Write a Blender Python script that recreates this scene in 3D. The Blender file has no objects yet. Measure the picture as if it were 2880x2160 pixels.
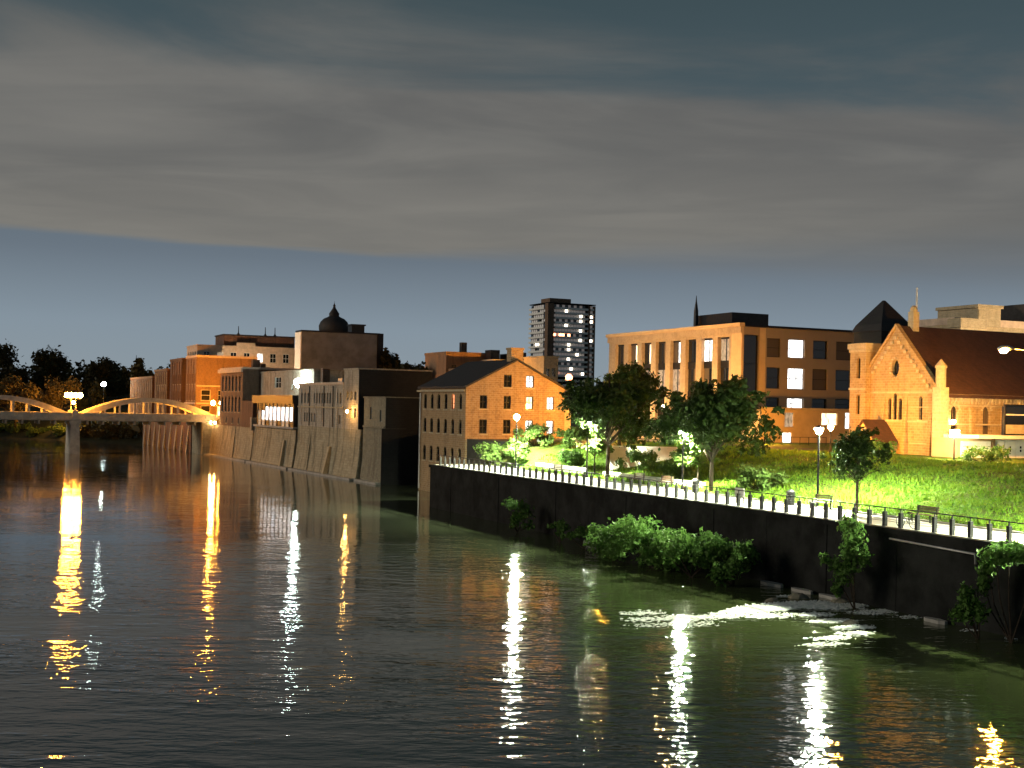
import bpy, math, random
import numpy as np
from mathutils import Vector, Matrix

random.seed(7)
RNG = np.random.default_rng(11)
SC = bpy.context.scene
COL = SC.collection
R = math.radians
# world axes: x = inland from the river, y = upstream along the quay, z = height above the water

# ------------------------------------------------------------------ camera
cam_d = bpy.data.cameras.new('camera')
cam = bpy.data.objects.new('camera', cam_d)
COL.objects.link(cam)
cam.matrix_world = (Matrix.Translation((0, 0, 11.0)) @ Matrix.Rotation(R(-25), 4, 'Z')
                    @ Matrix.Rotation(R(90), 4, 'X') @ Matrix.Rotation(0.020, 4, 'Z'))
cam_d.sensor_width = 36
cam_d.lens = 43.75
cam_d.shift_y = 65 / 2880
cam_d.clip_end = 9000
cam_d.clip_start = 0.5
SC.camera = cam

# ------------------------------------------------------------------ sky
wd = bpy.data.worlds.new('World')
SC.world = wd
wd.use_nodes = True
nt = wd.node_tree
nt.nodes.clear()


def N(t, typ, **kw):
    n = t.nodes.new(typ)
    for k, v in kw.items():
        setattr(n, k, v)
    return n


class NB:
    """small node-graph helper"""
    def __init__(s, tree):
        s.t = tree

    def m(s, op, a, b=None, c=None):
        n = N(s.t, 'ShaderNodeMath', operation=op)
        for i, v in enumerate((a, b, c)):
            if v is None:
                continue
            if isinstance(v, (int, float)):
                n.inputs[i].default_value = v
            else:
                s.t.links.new(v, n.inputs[i])
        return n.outputs[0]

    def smooth(s, v, a, b, lo=0., hi=1.):
        n = N(s.t, 'ShaderNodeMapRange', interpolation_type='SMOOTHSTEP')
        s.t.links.new(v, n.inputs[0])
        for i, q in enumerate((a, b, lo, hi)):
            if isinstance(q, (int, float)):
                n.inputs[i + 1].default_value = q
            else:
                s.t.links.new(q, n.inputs[i + 1])
        return n.outputs[0]

    def mix(s, f, a, b, typ='MIX'):
        n = N(s.t, 'ShaderNodeMix', data_type='RGBA', blend_type=typ)
        for i, v in ((0, f), (6, a), (7, b)):
            if isinstance(v, (int, float)):
                n.inputs[i].default_value = v
            elif isinstance(v, tuple):
                n.inputs[i].default_value = (*v, 1) if len(v) == 3 else v
            else:
                s.t.links.new(v, n.inputs[i])
        return n.outputs[2]

    def vec(s, x, y, z):
        n = N(s.t, 'ShaderNodeCombineXYZ')
        for i, v in enumerate((x, y, z)):
            if isinstance(v, (int, float)):
                n.inputs[i].default_value = v
            else:
                s.t.links.new(v, n.inputs[i])
        return n.outputs[0]

    def noise(s, v, scale, detail=4., rough=.55, dist=0.):
        n = N(s.t, 'ShaderNodeTexNoise')
        if v is not None:
            s.t.links.new(v, n.inputs['Vector'])
        n.inputs['Scale'].default_value = scale
        n.inputs['Detail'].default_value = detail
        n.inputs['Roughness'].default_value = rough
        n.inputs['Distortion'].default_value = dist
        return n.outputs[0]

    def sep(s, v):
        n = N(s.t, 'ShaderNodeSeparateXYZ')
        s.t.links.new(v, n.inputs[0])
        return n.outputs


g = NB(nt)
tc = N(nt, 'ShaderNodeTexCoord')
dx, dy, dz = g.sep(tc.outputs['Generated'])
zz = g.m('MAXIMUM', dz, 0.02)
fw = g.m('DIVIDE', g.m('ADD', g.m('MULTIPLY', dx, .4226), g.m('MULTIPLY', dy, .9063)), zz)   # cloud-deck coordinates
lt = g.m('DIVIDE', g.m('ADD', g.m('MULTIPLY', dx, .9063), g.m('MULTIPLY', dy, -.4226)), zz)
deck = g.vec(lt, fw, 0.0)
n1 = g.noise(g.vec(g.m('MULTIPLY', lt, .55), g.m('MULTIPLY', fw, .9), 3.1), .8, 7., .58, .6)
n2 = g.noise(g.vec(g.m('MULTIPLY', lt, 1.0), g.m('MULTIPLY', fw, 1.15), 9.7), .85, 6., .52, .7)
n3 = g.noise(g.vec(g.m('ADD', g.m('MULTIPLY', lt, .5), g.m('MULTIPLY', fw, .25)), g.m('SUBTRACT', g.m('MULTIPLY', fw, .8), g.m('MULTIPLY', lt, .2)), 1.7), 1.1, 5., .55, .8)
edge = g.m('SUBTRACT', g.m('ADD', g.m('ADD', 8.45, g.m('MULTIPLY', lt, .48)), g.m('ADD', g.m('MULTIPLY', n1, .7), g.m('MULTIPLY', n2, .35))), fw)
soft = g.m('ADD', .42, g.m('MAXIMUM', g.m('MULTIPLY', g.m('ADD', lt, .9), 1.1), 0.))
far_cut = g.smooth(edge, 0.0, soft)
near_cov = g.smooth(g.m('ADD', g.m('ADD', g.m('MULTIPLY', n1, 1.5), g.smooth(fw, 2.7, 4.9, -.42, .42)), g.smooth(lt, -1.2, 1.2, .12, -.12)), .34, .86)
cov = g.m('MULTIPLY', far_cut, near_cov)
sky = N(nt, 'ShaderNodeTexSky', sky_type='NISHITA', sun_disc=False)
sky.sun_elevation = R(1.2)
sky.sun_rotation = R(-69)
sky.altitude = 300
sky.air_density = 1.0
sky.dust_density = .4
sky.ozone_density = 3.0
elev = g.m('MAXIMUM', dz, 0.0)
# twilight air: paler at the horizon
tw = N(nt, 'ShaderNodeValToRGB')
nt.links.new(elev, tw.inputs[0])
tw.color_ramp.elements[0].position = 0.0
tw.color_ramp.elements[0].color = (.235, .285, .32, 1)
tw.color_ramp.elements[1].position = .55
tw.color_ramp.elements[1].color = (.022, .036, .045, 1)
for p, c in ((.06, (.205, .258, .31)), (.115, (.125, .155, .19)), (.22, (.062, .088, .10)), (.31, (.043, .066, .074))):
    e = tw.color_ramp.elements.new(p)
    e.color = (*c, 1)
skyc = g.mix(1.0, sky.outputs[0], (.012, .012, .012), 'MULTIPLY')
clear = g.mix(1.0, tw.outputs[0], skyc, 'ADD')
cl = g.mix(g.smooth(n2, .3, .72), (.112, .112, .110), (.175, .170, .158))
cl = g.mix(g.smooth(fw, 3.4, 7.6, 0., .75), cl, (.205, .195, .172))
cl = g.mix(g.m('MULTIPLY', g.smooth(n3, .40, .66, .0, .42), g.smooth(fw, 2., 5., 1., .4)), cl, (.090, .096, .098))
cl = g.mix(g.smooth(fw, 1.6, 4.2, .72, 0.), cl, (.062, .074, .076))
cl = g.mix(g.smooth(lt, .4, 3.2, 0., .42), cl, (.085, .092, .098))
skyfin = g.mix(g.m('MULTIPLY', cov, .95), clear, cl)
bg = N(nt, 'ShaderNodeBackground')
nt.links.new(skyfin, bg.inputs[0])
bg.inputs[1].default_value = 1.0
wo = N(nt, 'ShaderNodeOutputWorld')
nt.links.new(bg.outputs[0], wo.inputs[0])

sun_d = bpy.data.lights.new('sun', 'SUN')
sun_d.energy = .95
sun_d.angle = R(20)
sun_d.color = (1, .86, .68)
sun = bpy.data.objects.new('sun', sun_d)
COL.objects.link(sun)
sun.rotation_euler = Vector((.85, -.33, -.24)).to_track_quat('-Z', 'Y').to_euler()   # light travels inland, from the river side

vs = SC.view_settings
vs.view_transform = 'Standard'
vs.look = 'None'
vs.exposure = 0.13
vs.gamma = 1.0
vs.use_curve_mapping = False
SC.cycles.sample_clamp_indirect = 6.0
SC.cycles.caustics_reflective = False
SC.cycles.caustics_refractive = False
SC.cycles.max_bounces = 5
SC.cycles.use_denoising = True

# ------------------------------------------------------------------ materials
MATS = {}


def newmat(name):
    m = bpy.data.materials.new(name)
    m.use_nodes = True
    t = m.node_tree
    b = t.nodes['Principled BSDF']
    MATS[name] = m
    return m, t, b


def plain(name, c, rough=.6, metal=0., var=.25, nscale=2.5, bump=0., bscale=12.):
    """colour with patchy wear"""
    m, t, b = newmat(name)
    q = NB(t)
    geo = N(t, 'ShaderNodeNewGeometry')
    n = q.noise(geo.outputs['Position'], nscale, 6., .65)
    lo = tuple(v * (1 - var) for v in c)
    hi = tuple(min(1, v * (1 + var)) for v in c)
    t.links.new(q.mix(q.smooth(n, .3, .7), lo, hi), b.inputs['Base Color'])
    b.inputs['Roughness'].default_value = rough
    b.inputs['Metallic'].default_value = metal
    b.inputs['Specular IOR Level'].default_value = .1 if rough >= .9 else .5
    if bump:
        bp = N(t, 'ShaderNodeBump')
        bp.inputs['Distance'].default_value = bump
        t.links.new(q.noise(geo.outputs['Position'], bscale, 4.), bp.inputs['Height'])
        t.links.new(bp.outputs[0], b.inputs['Normal'])
    return m


def masonry(name, c1, c2, mortar, scale=1.0, bw=.5, bh=.22, rough=.85, streak=.3, dirt=(.05, .04, .03)):
    """coursed stone or brick with stains running down"""
    m, t, b = newmat(name)
    q = NB(t)
    geo = N(t, 'ShaderNodeNewGeometry')
    x, y, z = q.sep(geo.outputs['Position'])
    uv = q.vec(q.m('ADD', x, y), z, 0.)
    br = N(t, 'ShaderNodeTexBrick')
    t.links.new(uv, br.inputs['Vector'])
    br.inputs['Scale'].default_value = scale
    br.inputs['Brick Width'].default_value = bw
    br.inputs['Row Height'].default_value = bh
    br.inputs['Mortar Size'].default_value = .014
    br.inputs['Color1'].default_value = (*c1, 1)
    br.inputs['Color2'].default_value = (*c2, 1)
    br.inputs['Mortar'].default_value = (*mortar, 1)
    n = q.noise(geo.outputs['Position'], .7, 7., .7)
    st = q.noise(q.vec(q.m('MULTIPLY', q.m('ADD', x, y), 1.1), q.m('MULTIPLY', z, .12), 0.), 1.0, 5., .6)
    blot = q.noise(geo.outputs['Position'], 3.2, 3., .6)
    col = q.mix(q.smooth(n, .35, .7, 0., .35), br.outputs[0], tuple(v * 1.35 for v in c1))
    col = q.mix(q.smooth(blot, .45, .7, 0., .35), col, tuple(v * .55 for v in c2))
    col = q.mix(q.m('MULTIPLY', q.smooth(st, .48, .66), streak), col, dirt)
    t.links.new(col, b.inputs['Base Color'])
    b.inputs['Roughness'].default_value = rough
    bp = N(t, 'ShaderNodeBump')
    bp.inputs['Distance'].default_value = .03
    t.links.new(q.m('ADD', br.outputs[1], q.m('MULTIPLY', blot, -1.2)), bp.inputs['Height'])
    t.links.new(bp.outputs[0], b.inputs['Normal'])
    return m


def emit(name, c, s):
    m, t, b = newmat(name)
    b.inputs['Base Color'].default_value = (.6, .6, .6, 1)
    b.inputs['Emission Color'].default_value = (*c, 1)
    b.inputs['Emission Strength'].default_value = s
    return m


def room(name, c, s, scale=1.3):
    """lit room seen through a window: uneven curtain and furniture shapes"""
    m, t, b = newmat(name)
    q = NB(t)
    geo = N(t, 'ShaderNodeNewGeometry')
    x, y, z = q.sep(geo.outputs['Position'])
    n = q.noise(q.vec(q.m('MULTIPLY', q.m('ADD', x, y), 1.6), q.m('MULTIPLY', z, .7), 0.), scale, 3., .6)
    b.inputs['Base Color'].default_value = (.1, .1, .1, 1)
    b.inputs['Roughness'].default_value = .1
    b.inputs['Emission Color'].default_value = (*c, 1)
    t.links.new(q.smooth(n, .3, .62, s * .25, s), b.inputs['Emission Strength'])
    return m


masonry('limestone', (.38, .25, .12), (.29, .18, .08), (.42, .36, .28), 1., .55, .26, .85, .25)
masonry('church_stone', (.40, .28, .13), (.31, .20, .085), (.48, .40, .28), 1., .5, .24, .85, .2)
masonry('pale_stone', (.50, .41, .26), (.44, .35, .21), (.5, .45, .35), 1., .7, .3, .8, .15)
masonry('mill_stone', (.48, .42, .33), (.39, .34, .26), (.3, .25, .2), 1., .6, .28, .88, .5)
masonry('grey_stone', (.27, .25, .18), (.21, .19, .13), (.22, .19, .14), 1., .5, .25, .9, .4)
masonry('river_stone', (.44, .38, .26), (.34, .29, .19), (.26, .22, .15), 1., .8, .38, .9, .6, (.07, .065, .04))
masonry('dark_shade_stone', (.020, .019, .018), (.015, .014, .014), (.018, .018, .018), 1., .6, .28, .9, .3, (.02, .02, .02))  # near-black: shade of the unlit mill ends put into the stone colour
masonry('red_brick', (.20, .085, .045), (.14, .055, .03), (.22, .16, .12), 1., .24, .085, .85, .45)
masonry('brown_brick', (.24, .13, .07), (.18, .09, .05), (.22, .17, .13), 1., .24, .085, .85, .45)
masonry('orange_brick', (.36, .20, .10), (.28, .15, .07), (.3, .24, .18), 1., .24, .085, .85, .3)
masonry('buff_brick', (.44, .34, .22), (.39, .30, .19), (.42, .35, .26), 1., .24, .085, .8, .12)
masonry('slate', (.022, .018, .018), (.014, .012, .013), (.01, .01, .01), 1., .35, .25, .7, .2, (.008, .008, .008))
masonry('church_slate', (.075, .032, .020), (.055, .024, .016), (.03, .016, .01), 1., .35, .22, .75, .25, (.02, .01, .008))
plain('stucco_cream', (.60, .46, .34), .8, 0, .15, 1.2)
plain('concrete', (.34, .33, .30), .85, 0, .2, .8, .01, 9)
plain('grey_concrete', (.17, .195, .225), .85, 0, .22, .35, .01, 6)
plain('pale_concrete', (.48, .47, .43), .8, 0, .12, 1.4, .006, 10)
plain('bridge_concrete', (.50, .47, .40), .85, 0, .22, .9, .012, 7)
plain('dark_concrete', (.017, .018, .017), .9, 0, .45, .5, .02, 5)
plain('taupe_panel', (.27, .215, .155), .7, 0, .06, .5)
plain('tan_panel', (.50, .37, .21), .7, 0, .1, .8)
plain('dark_metal', (.018, .018, .02), .45, .6, .3, 3)
plain('dark_roof', (.03, .028, .028), .85, 0, .3, 1.)
plain('white_paint', (.78, .77, .72), .55, 0, .08, 2.)
plain('timber', (.12, .07, .04), .7, 0, .3, 4.)
plain('bark', (.045, .035, .026), .9, 0, .4, 6., .02, 20)
plain('asphalt', (.05, .05, .05), .9, 0, .2, 1.)
plain('town_ground', (.06, .06, .05), .95, 0, .3, .2)
plain('mud', (.014, .018, .009), .95, 0, .3, .4)
plain('galvanised', (.45, .44, .42), .5, .4, .2, 3.)
plain('planter_pot', (.35, .33, .30), .8, 0, .2, 3.)
emit('lamp_white', (.95, 1.0, .86), 1500.)
emit('lamp_cool', (.80, 1.0, .92), 170.)
emit('lamp_amber', (1.0, .39, .042), 3700.)
emit('lamp_warm', (1.0, .55, .19), 2600.)
emit('lamp_cream', (1.0, .70, .40), 2600.)
emit('lamp_bridge', (1.0, .36, .035), 1000.)
emit('lamp_sodium', (1.0, .40, .04), 6000.)
emit('lamp_flood', (1.0, .80, .42), 900.)
emit('lamp_lantern', (1.0, .50, .12), 350.)
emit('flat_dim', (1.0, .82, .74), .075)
emit('lamp_small', (1.0, .62, .25), 160.)
room('room_white', (1.0, .97, .92), 2.6)
room('room_bright', (1.0, .98, .95), 3., .9)
room('room_warm', (1.0, .78, .50), 2.6)
room('room_dim', (1.0, .72, .45), .5, 2.2)
room('room_cool', (.85, .93, 1.0), 3.)
room('room_red', (1.0, .30, .12), 3.)
emit('flat_light', (1.0, .86, .68), 6.)
emit('flat_light_blue', (.6, .7, 1.0), 3.)
emit('flat_light_red', (1.0, .30, .14), 8.)

m, t, b = newmat('glass')
b.inputs['Base Color'].default_value = (.012, .014, .016, 1)
b.inputs['Roughness'].default_value = .08
m, t, b = newmat('blind')
b.inputs['Base Color'].default_value = (.075, .058, .04, 1)
b.inputs['Roughness'].default_value = .6


def foliage(name, c, c2, trans=.35):
    m, t, b = newmat(name)
    q = NB(t)
    geo = N(t, 'ShaderNodeNewGeometry')
    n = q.noise(geo.outputs['Position'], 1.6, 4., .7)
    n2_ = q.noise(geo.outputs['Position'], 9., 2., .6)
    col = q.mix(q.smooth(n, .3, .7), c, c2)
    col = q.mix(q.smooth(n2_, .35, .65, 0., .5), col, tuple(v * 1.5 for v in c2))
    df = N(t, 'ShaderNodeBsdfPrincipled')
    t.links.new(col, df.inputs['Base Color'])
    df.inputs['Roughness'].default_value = .6
    df.inputs['Specular IOR Level'].default_value = .12
    tr = N(t, 'ShaderNodeBsdfTranslucent')
    t.links.new(col, tr.inputs[0])
    mx = N(t, 'ShaderNodeMixShader')
    mx.inputs[0].default_value = trans
    t.links.new(df.outputs[0], mx.inputs[1])
    t.links.new(tr.outputs[0], mx.inputs[2])
    t.links.new(mx.outputs[0], t.nodes['Material Output'].inputs[0])
    return m


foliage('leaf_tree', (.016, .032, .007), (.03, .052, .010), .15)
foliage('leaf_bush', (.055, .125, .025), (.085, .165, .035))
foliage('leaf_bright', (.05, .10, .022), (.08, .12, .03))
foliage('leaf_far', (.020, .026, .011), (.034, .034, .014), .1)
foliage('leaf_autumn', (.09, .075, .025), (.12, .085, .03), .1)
foliage('blade', (.05, .14, .010), (.105, .165, .016), .3)

# turf: soil-and-grass ground below the blades
m, t, b = newmat('turf')
q = NB(t)
geo = N(t, 'ShaderNodeNewGeometry')
n = q.noise(geo.outputs['Position'], 1.1, 8., .75)
n_ = q.noise(geo.outputs['Position'], .22, 3., .5)
col = q.mix(q.smooth(n, .35, .68), (.032, .095, .008), (.088, .135, .016))
col = q.mix(q.smooth(n_, .42, .66, 0., .8), col, (.070, .072, .022))
n_ = q.noise(geo.outputs['Position'], .55, 5., .7)
col = q.mix(q.smooth(n_, .5, .68, 0., .75), col, (.018, .045, .006))
t.links.new(col, b.inputs['Base Color'])
b.inputs['Roughness'].default_value = .9
b.inputs['Specular IOR Level'].default_value = .1
bp = N(t, 'ShaderNodeBump')
bp.inputs['Distance'].default_value = .25
t.links.new(q.noise(geo.outputs['Position'], 3.5, 6., .7), bp.inputs['Height'])
t.links.new(bp.outputs[0], b.inputs['Normal'])

# river water: dark body, slow swell with patches of finer ripples
m, t, b = newmat('river_water')
q = NB(t)
geo = N(t, 'ShaderNodeNewGeometry')
x, y, z = q.sep(geo.outputs['Position'])
rx = q.m('ADD', q.m('MULTIPLY', x, .9063), q.m('MULTIPLY', y, -.4226))
ry = q.m('ADD', q.m('MULTIPLY', x, .4226), q.m('MULTIPLY', y, .9063))
big = q.noise(q.vec(q.m('MULTIPLY', rx, .035), q.m('MULTIPLY', ry, .075), 0.), 1.0, 4., .6)
w1 = q.noise(q.vec(q.m('MULTIPLY', rx, .40), q.m('MULTIPLY', ry, 1.0), 0.), 1.0, 3., .55, .25)
w2 = q.noise(q.vec(q.m('MULTIPLY', rx, .48), q.m('MULTIPLY', ry, 1.0), 4.), 2.6, 2., .5, .2)
shal = q.smooth(q.m('ADD', q.m('MULTIPLY', y, -1.), q.m('MULTIPLY', x, .35)), -130., -35., .25, 1.)
amp = q.m('MULTIPLY', q.smooth(big, .35, .68, .35, 1.35), shal)
hgt = q.m('MULTIPLY', q.m('ADD', q.m('MULTIPLY', w1, .080), q.m('MULTIPLY', w2, .034)), amp)
bp = N(t, 'ShaderNodeBump')
bp.inputs['Distance'].default_value = 1.0
bp.inputs['Strength'].default_value = 1.0
t.links.new(hgt, bp.inputs['Height'])
t.links.new(bp.outputs[0], b.inputs['Normal'])
t.links.new(q.mix(q.smooth(q.m('ADD', x, q.m('MULTIPLY', y, -.30)), -14., 26.), (.058, .062, .060), (.050, .066, .024)), b.inputs['Base Color'])   # green near the right bank stands in for the lawn's reflection
b.inputs['Roughness'].default_value = .05
b.inputs['IOR'].default_value = 1.42

m, t, b = newmat('foam_white')
q = NB(t)
geo = N(t, 'ShaderNodeNewGeometry')
n = q.noise(geo.outputs['Position'], 3.5, 5., .7)
t.links.new(q.mix(q.smooth(n, .35, .6), (.60, .66, .60), (.92, .94, .9)), b.inputs['Base Color'])
b.inputs['Roughness'].default_value = .7


# ------------------------------------------------------------------ mesh helpers
class MB:
    def __init__(s):
        s.v, s.f = [], []

    def add(s, vs_, fs_):
        o = len(s.v)
        s.v += [tuple(p) for p in vs_]
        s.f += [tuple(i + o for i in f) for f in fs_]
        return s

    def box(s, x0, x1, y0, y1, z0, z1):
        return s.add([(x0, y0, z0), (x1, y0, z0), (x1, y1, z0), (x0, y1, z0), (x0, y0, z1), (x1, y0, z1), (x1, y1, z1), (x0, y1, z1)],
                     [(3, 2, 1, 0), (4, 5, 6, 7), (0, 1, 5, 4), (1, 2, 6, 5), (2, 3, 7, 6), (3, 0, 4, 7)])

    def frust(s, a, z0, b_, z1):
        """a, b_ = (x0,x1,y0,y1) at z0 and z1"""
        return s.add([(a[0], a[2], z0), (a[1], a[2], z0), (a[1], a[3], z0), (a[0], a[3], z0),
                      (b_[0], b_[2], z1), (b_[1], b_[2], z1), (b_[1], b_[3], z1), (b_[0], b_[3], z1)],
                     [(3, 2, 1, 0), (4, 5, 6, 7), (0, 1, 5, 4), (1, 2, 6, 5), (2, 3, 7, 6), (3, 0, 4, 7)])

    def poly(s, pts):
        return s.add(pts, [tuple(range(len(pts)))])

    def prism(s, pts, vec):
        """polygon pts (3-D) extruded by vec"""
        n_ = len(pts)
        vec = Vector(vec)
        top = [Vector(p) + vec for p in pts]
        return s.add([tuple(p) for p in pts] + [tuple(p) for p in top],
                     [tuple(range(n_ - 1, -1, -1)), tuple(range(n_, 2 * n_))] +
                     [(i, (i + 1) % n_, n_ + (i + 1) % n_, n_ + i) for i in range(n_)])

    def lathe(s, prof, c=(0, 0, 0), n_=16, caps=True):
        vs_, fs_ = [], []
        for r, z in prof:
            for k in range(n_):
                a = 2 * math.pi * k / n_
                vs_.append((c[0] + r * math.cos(a), c[1] + r * math.sin(a), c[2] + z))
        for i in range(len(prof) - 1):
            for k in range(n_):
                k2 = (k + 1) % n_
                fs_.append((i * n_ + k, i * n_ + k2, (i + 1) * n_ + k2, (i + 1) * n_ + k))
        if caps:
            fs_.append(tuple(range(n_ - 1, -1, -1)))
            fs_.append(tuple((len(prof) - 1) * n_ + k for k in range(n_)))
        return s.add(vs_, fs_)

    def tube(s, pts, radii, n_=7):
        pts = [Vector(p) for p in pts]
        vs_, fs_ = [], []
        for i, p in enumerate(pts):
            d = (pts[min(i + 1, len(pts) - 1)] - pts[max(i - 1, 0)]).normalized()
            u = d.orthogonal().normalized() if abs(d.z) > .95 else d.cross(Vector((0, 0, 1))).normalized()
            w = d.cross(u)
            for k in range(n_):
                a = 2 * math.pi * k / n_
                vs_.append(tuple(p + (u * math.cos(a) + w * math.sin(a)) * radii[i]))
        for i in range(len(pts) - 1):
            for k in range(n_):
                k2 = (k + 1) % n_
                fs_.append((i * n_ + k, i * n_ + k2, (i + 1) * n_ + k2, (i + 1) * n_ + k))
        fs_.append(tuple(range(n_ - 1, -1, -1)))
        fs_.append(tuple((len(pts) - 1) * n_ + k for k in range(n_)))
        return s.add(vs_, fs_)

    def mesh(s, name):
        me = bpy.data.meshes.new(name)
        me.from_pydata(s.v, [], s.f)
        return me

    def build(s, name, mat, parent=None, smooth=False, kind=None):
        me = s.mesh(name)
        return link(name, me, mat, parent, smooth, kind)


def link(name, me, mat, parent=None, smooth=False, kind=None):
    if mat and not me.materials:
        me.materials.append(MATS[mat])
    if smooth:
        me.polygons.foreach_set('use_smooth', [True] * len(me.polygons))
    o = bpy.data.objects.new(name, me)
    COL.objects.link(o)
    if parent:
        o.parent = parent
    if kind:
        o['kind'] = kind
    return o


def tag(o, label, cat, group=None):
    o['label'] = label
    o['category'] = cat
    if group:
        o['group'] = group
    return o


def thing(name, label, cat, loc=(0, 0, 0), rot=0., group=None):
    o = bpy.data.objects.new(name, None)
    o.empty_display_size = .5
    COL.objects.link(o)
    o.location = loc
    o.rotation_euler = (0, 0, rot)
    return tag(o, label, cat, group)


def copy_tree(o, parent=None):
    c = o.copy()
    COL.objects.link(c)
    c.parent = parent
    for ch in o.children:
        copy_tree(ch, c)
    return c


def clip(poly, planes):
    """clip 2-D polygon by half planes a*u+b*v<=c"""
    for a, b_, c in planes:
        out = []
        for i in range(len(poly)):
            p, q_ = poly[i], poly[(i + 1) % len(poly)]
            dp, dq = a * p[0] + b_ * p[1] - c, a * q_[0] + b_ * q_[1] - c
            if dp <= 1e-9:
                out.append(p)
            if (dp < -1e-9 and dq > 1e-9) or (dp > 1e-9 and dq < -1e-9):
                k = dp / (dp - dq)
                out.append((p[0] + (q_[0] - p[0]) * k, p[1] + (q_[1] - p[1]) * k))
        poly = out
        if len(poly) < 3:
            return []
    return poly


def outline(h, n_=8):
    u0, u1, v0, v1, shp = h[:5]
    r = (u1 - u0) / 2
    cu = (u0 + u1) / 2
    if shp == 'arch':
        return [(u0, v0), (u1, v0)] + [(cu + r * math.cos(math.pi * k / n_), v1 - r + r * math.sin(math.pi * k / n_)) for k in range(n_ + 1)]
    if shp == 'round':
        cv = (v0 + v1) / 2
        return [(cu + r * math.cos(2 * math.pi * k / 16), cv + (v1 - v0) / 2 * math.sin(2 * math.pi * k / 16)) for k in range(16)]
    return [(u0, v0), (u1, v0), (u1, v1), (u0, v1)]


def facade(m_, O, U, Nn, W, V0, V1, holes, dep=.25, gable=None):
    """wall sheet with true openings and reveals; gable = rise above V1"""
    O, U, Nn = Vector(O), Vector(U), Vector(Nn)
    P = lambda u, v, k=0.: tuple(O + U * u + Vector((0, 0, v)) - Nn * k)
    top = V1 + (gable or 0)
    us = sorted({0., W, *[h[0] for h in holes], *[h[1] for h in holes]} | ({W / 2} if gable else set()))
    vv = sorted({V0, V1, top, *[h[2] for h in holes], *[h[3] for h in holes]})
    planes = []
    if gable:
        k = gable / (W / 2)
        planes = [(-k, 1, V1), (k, 1, V1 + k * W)]
    for i in range(len(us) - 1):
        for j in range(len(vv) - 1):
            cu, cv = (us[i] + us[i + 1]) / 2, (vv[j] + vv[j + 1]) / 2
            if any(h[0] < cu < h[1] and h[2] < cv < h[3] for h in holes):
                continue
            p = [(us[i], vv[j]), (us[i + 1], vv[j]), (us[i + 1], vv[j + 1]), (us[i], vv[j + 1])]
            p = clip(p, planes)
            if p:
                m_.poly([P(*q_) for q_ in p])
    for h in holes:
        ol = outline(h)
        u0, u1, v0, v1, shp = h[:5]
        if shp == 'arch':
            n_ = 8
            arc = ol[2:]
            m_.poly([P(u1, v1)] + [P(*a) for a in arc[:n_ // 2 + 1]][::-1])
            m_.poly([P(u0, v1)] + [P(*a) for a in arc[n_ // 2:]])
        elif shp == 'round':
            for c, a in (((u1, v1), 0), ((u0, v1), 4), ((u0, v0), 8), ((u1, v0), 12)):
                m_.poly([P(*c)] + [P(*ol[(a + k) % 16]) for k in range(5)][::-1])
        for k in range(len(ol)):
            a, c = ol[k], ol[(k + 1) % len(ol)]
            m_.poly([P(*a), P(*c), P(*c, dep), P(*a, dep)])


SIDES = {'W': ((0, 0), (0, 1, 0), (-1, 0, 0)), 'S': ((0, 0), (1, 0, 0), (0, -1, 0))}


def window(parent, O, U, Nn, h, dep=.25, frame=.07, bars=(1, 1), fmat='white_paint', sill=True):
    O, U, Nn = Vector(O), Vector(U), Vector(Nn)
    u0, u1, v0, v1, shp, pane = h[:6]

    def bar(m_, a, b_, c, d, k0, k1):
        pts = [O + U * a + Vector((0, 0, c)) - Nn * k0, O + U * b_ + Vector((0, 0, c)) - Nn * k0,
               O + U * b_ + Vector((0, 0, d)) - Nn * k0, O + U * a + Vector((0, 0, d)) - Nn * k0]
        m_.prism([tuple(p) for p in pts], -Nn * (k1 - k0))
    pm = MB()
    pm.poly([tuple(O + U * a + Vector((0, 0, c)) - Nn * (dep - .02)) for a, c in outline(h)])
    if not frame:
        return pm.build('window', pane, parent)
    m_ = MB()
    k0, k1 = dep - .09, dep - .03
    r = (u1 - u0) / 2 if shp == 'arch' else 0
    ft = v1 - r * .3 if shp == 'arch' else v1
    if shp != 'round':
        bar(m_, u0, u0 + frame, v0, v1 - r, k0, k1)
        bar(m_, u1 - frame, u1, v0, v1 - r, k0, k1)
        bar(m_, u0 + frame, u1 - frame, v0, v0 + frame, k0, k1)
        if not r:
            bar(m_, u0 + frame, u1 - frame, v1 - frame, v1, k0, k1)
    for i in range(bars[0]):
        c = u0 + (u1 - u0) * (i + 1) / (bars[0] + 1)
        bar(m_, c - frame * .4, c + frame * .4, v0 + frame, (ft if r else v1 - frame), k0 + .01, k1)
    for i in range(bars[1]):
        c = v0 + (v1 - v0 - r) * (i + 1) / (bars[1] + 1)
        bar(m_, u0 + frame, u1 - frame, c - frame * .4, c + frame * .4, k0 + .02, k1)
    w = m_.build('window', fmat, parent)
    pm.build('pane', pane, w)
    if sill and shp != 'round':
        sm = MB()
        bar(sm, u0 - .12, u1 + .12, v0 - .16, v0 - .002, -.09, .06)
        sm.build('sill', 'pale_stone', w)
    return w


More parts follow.
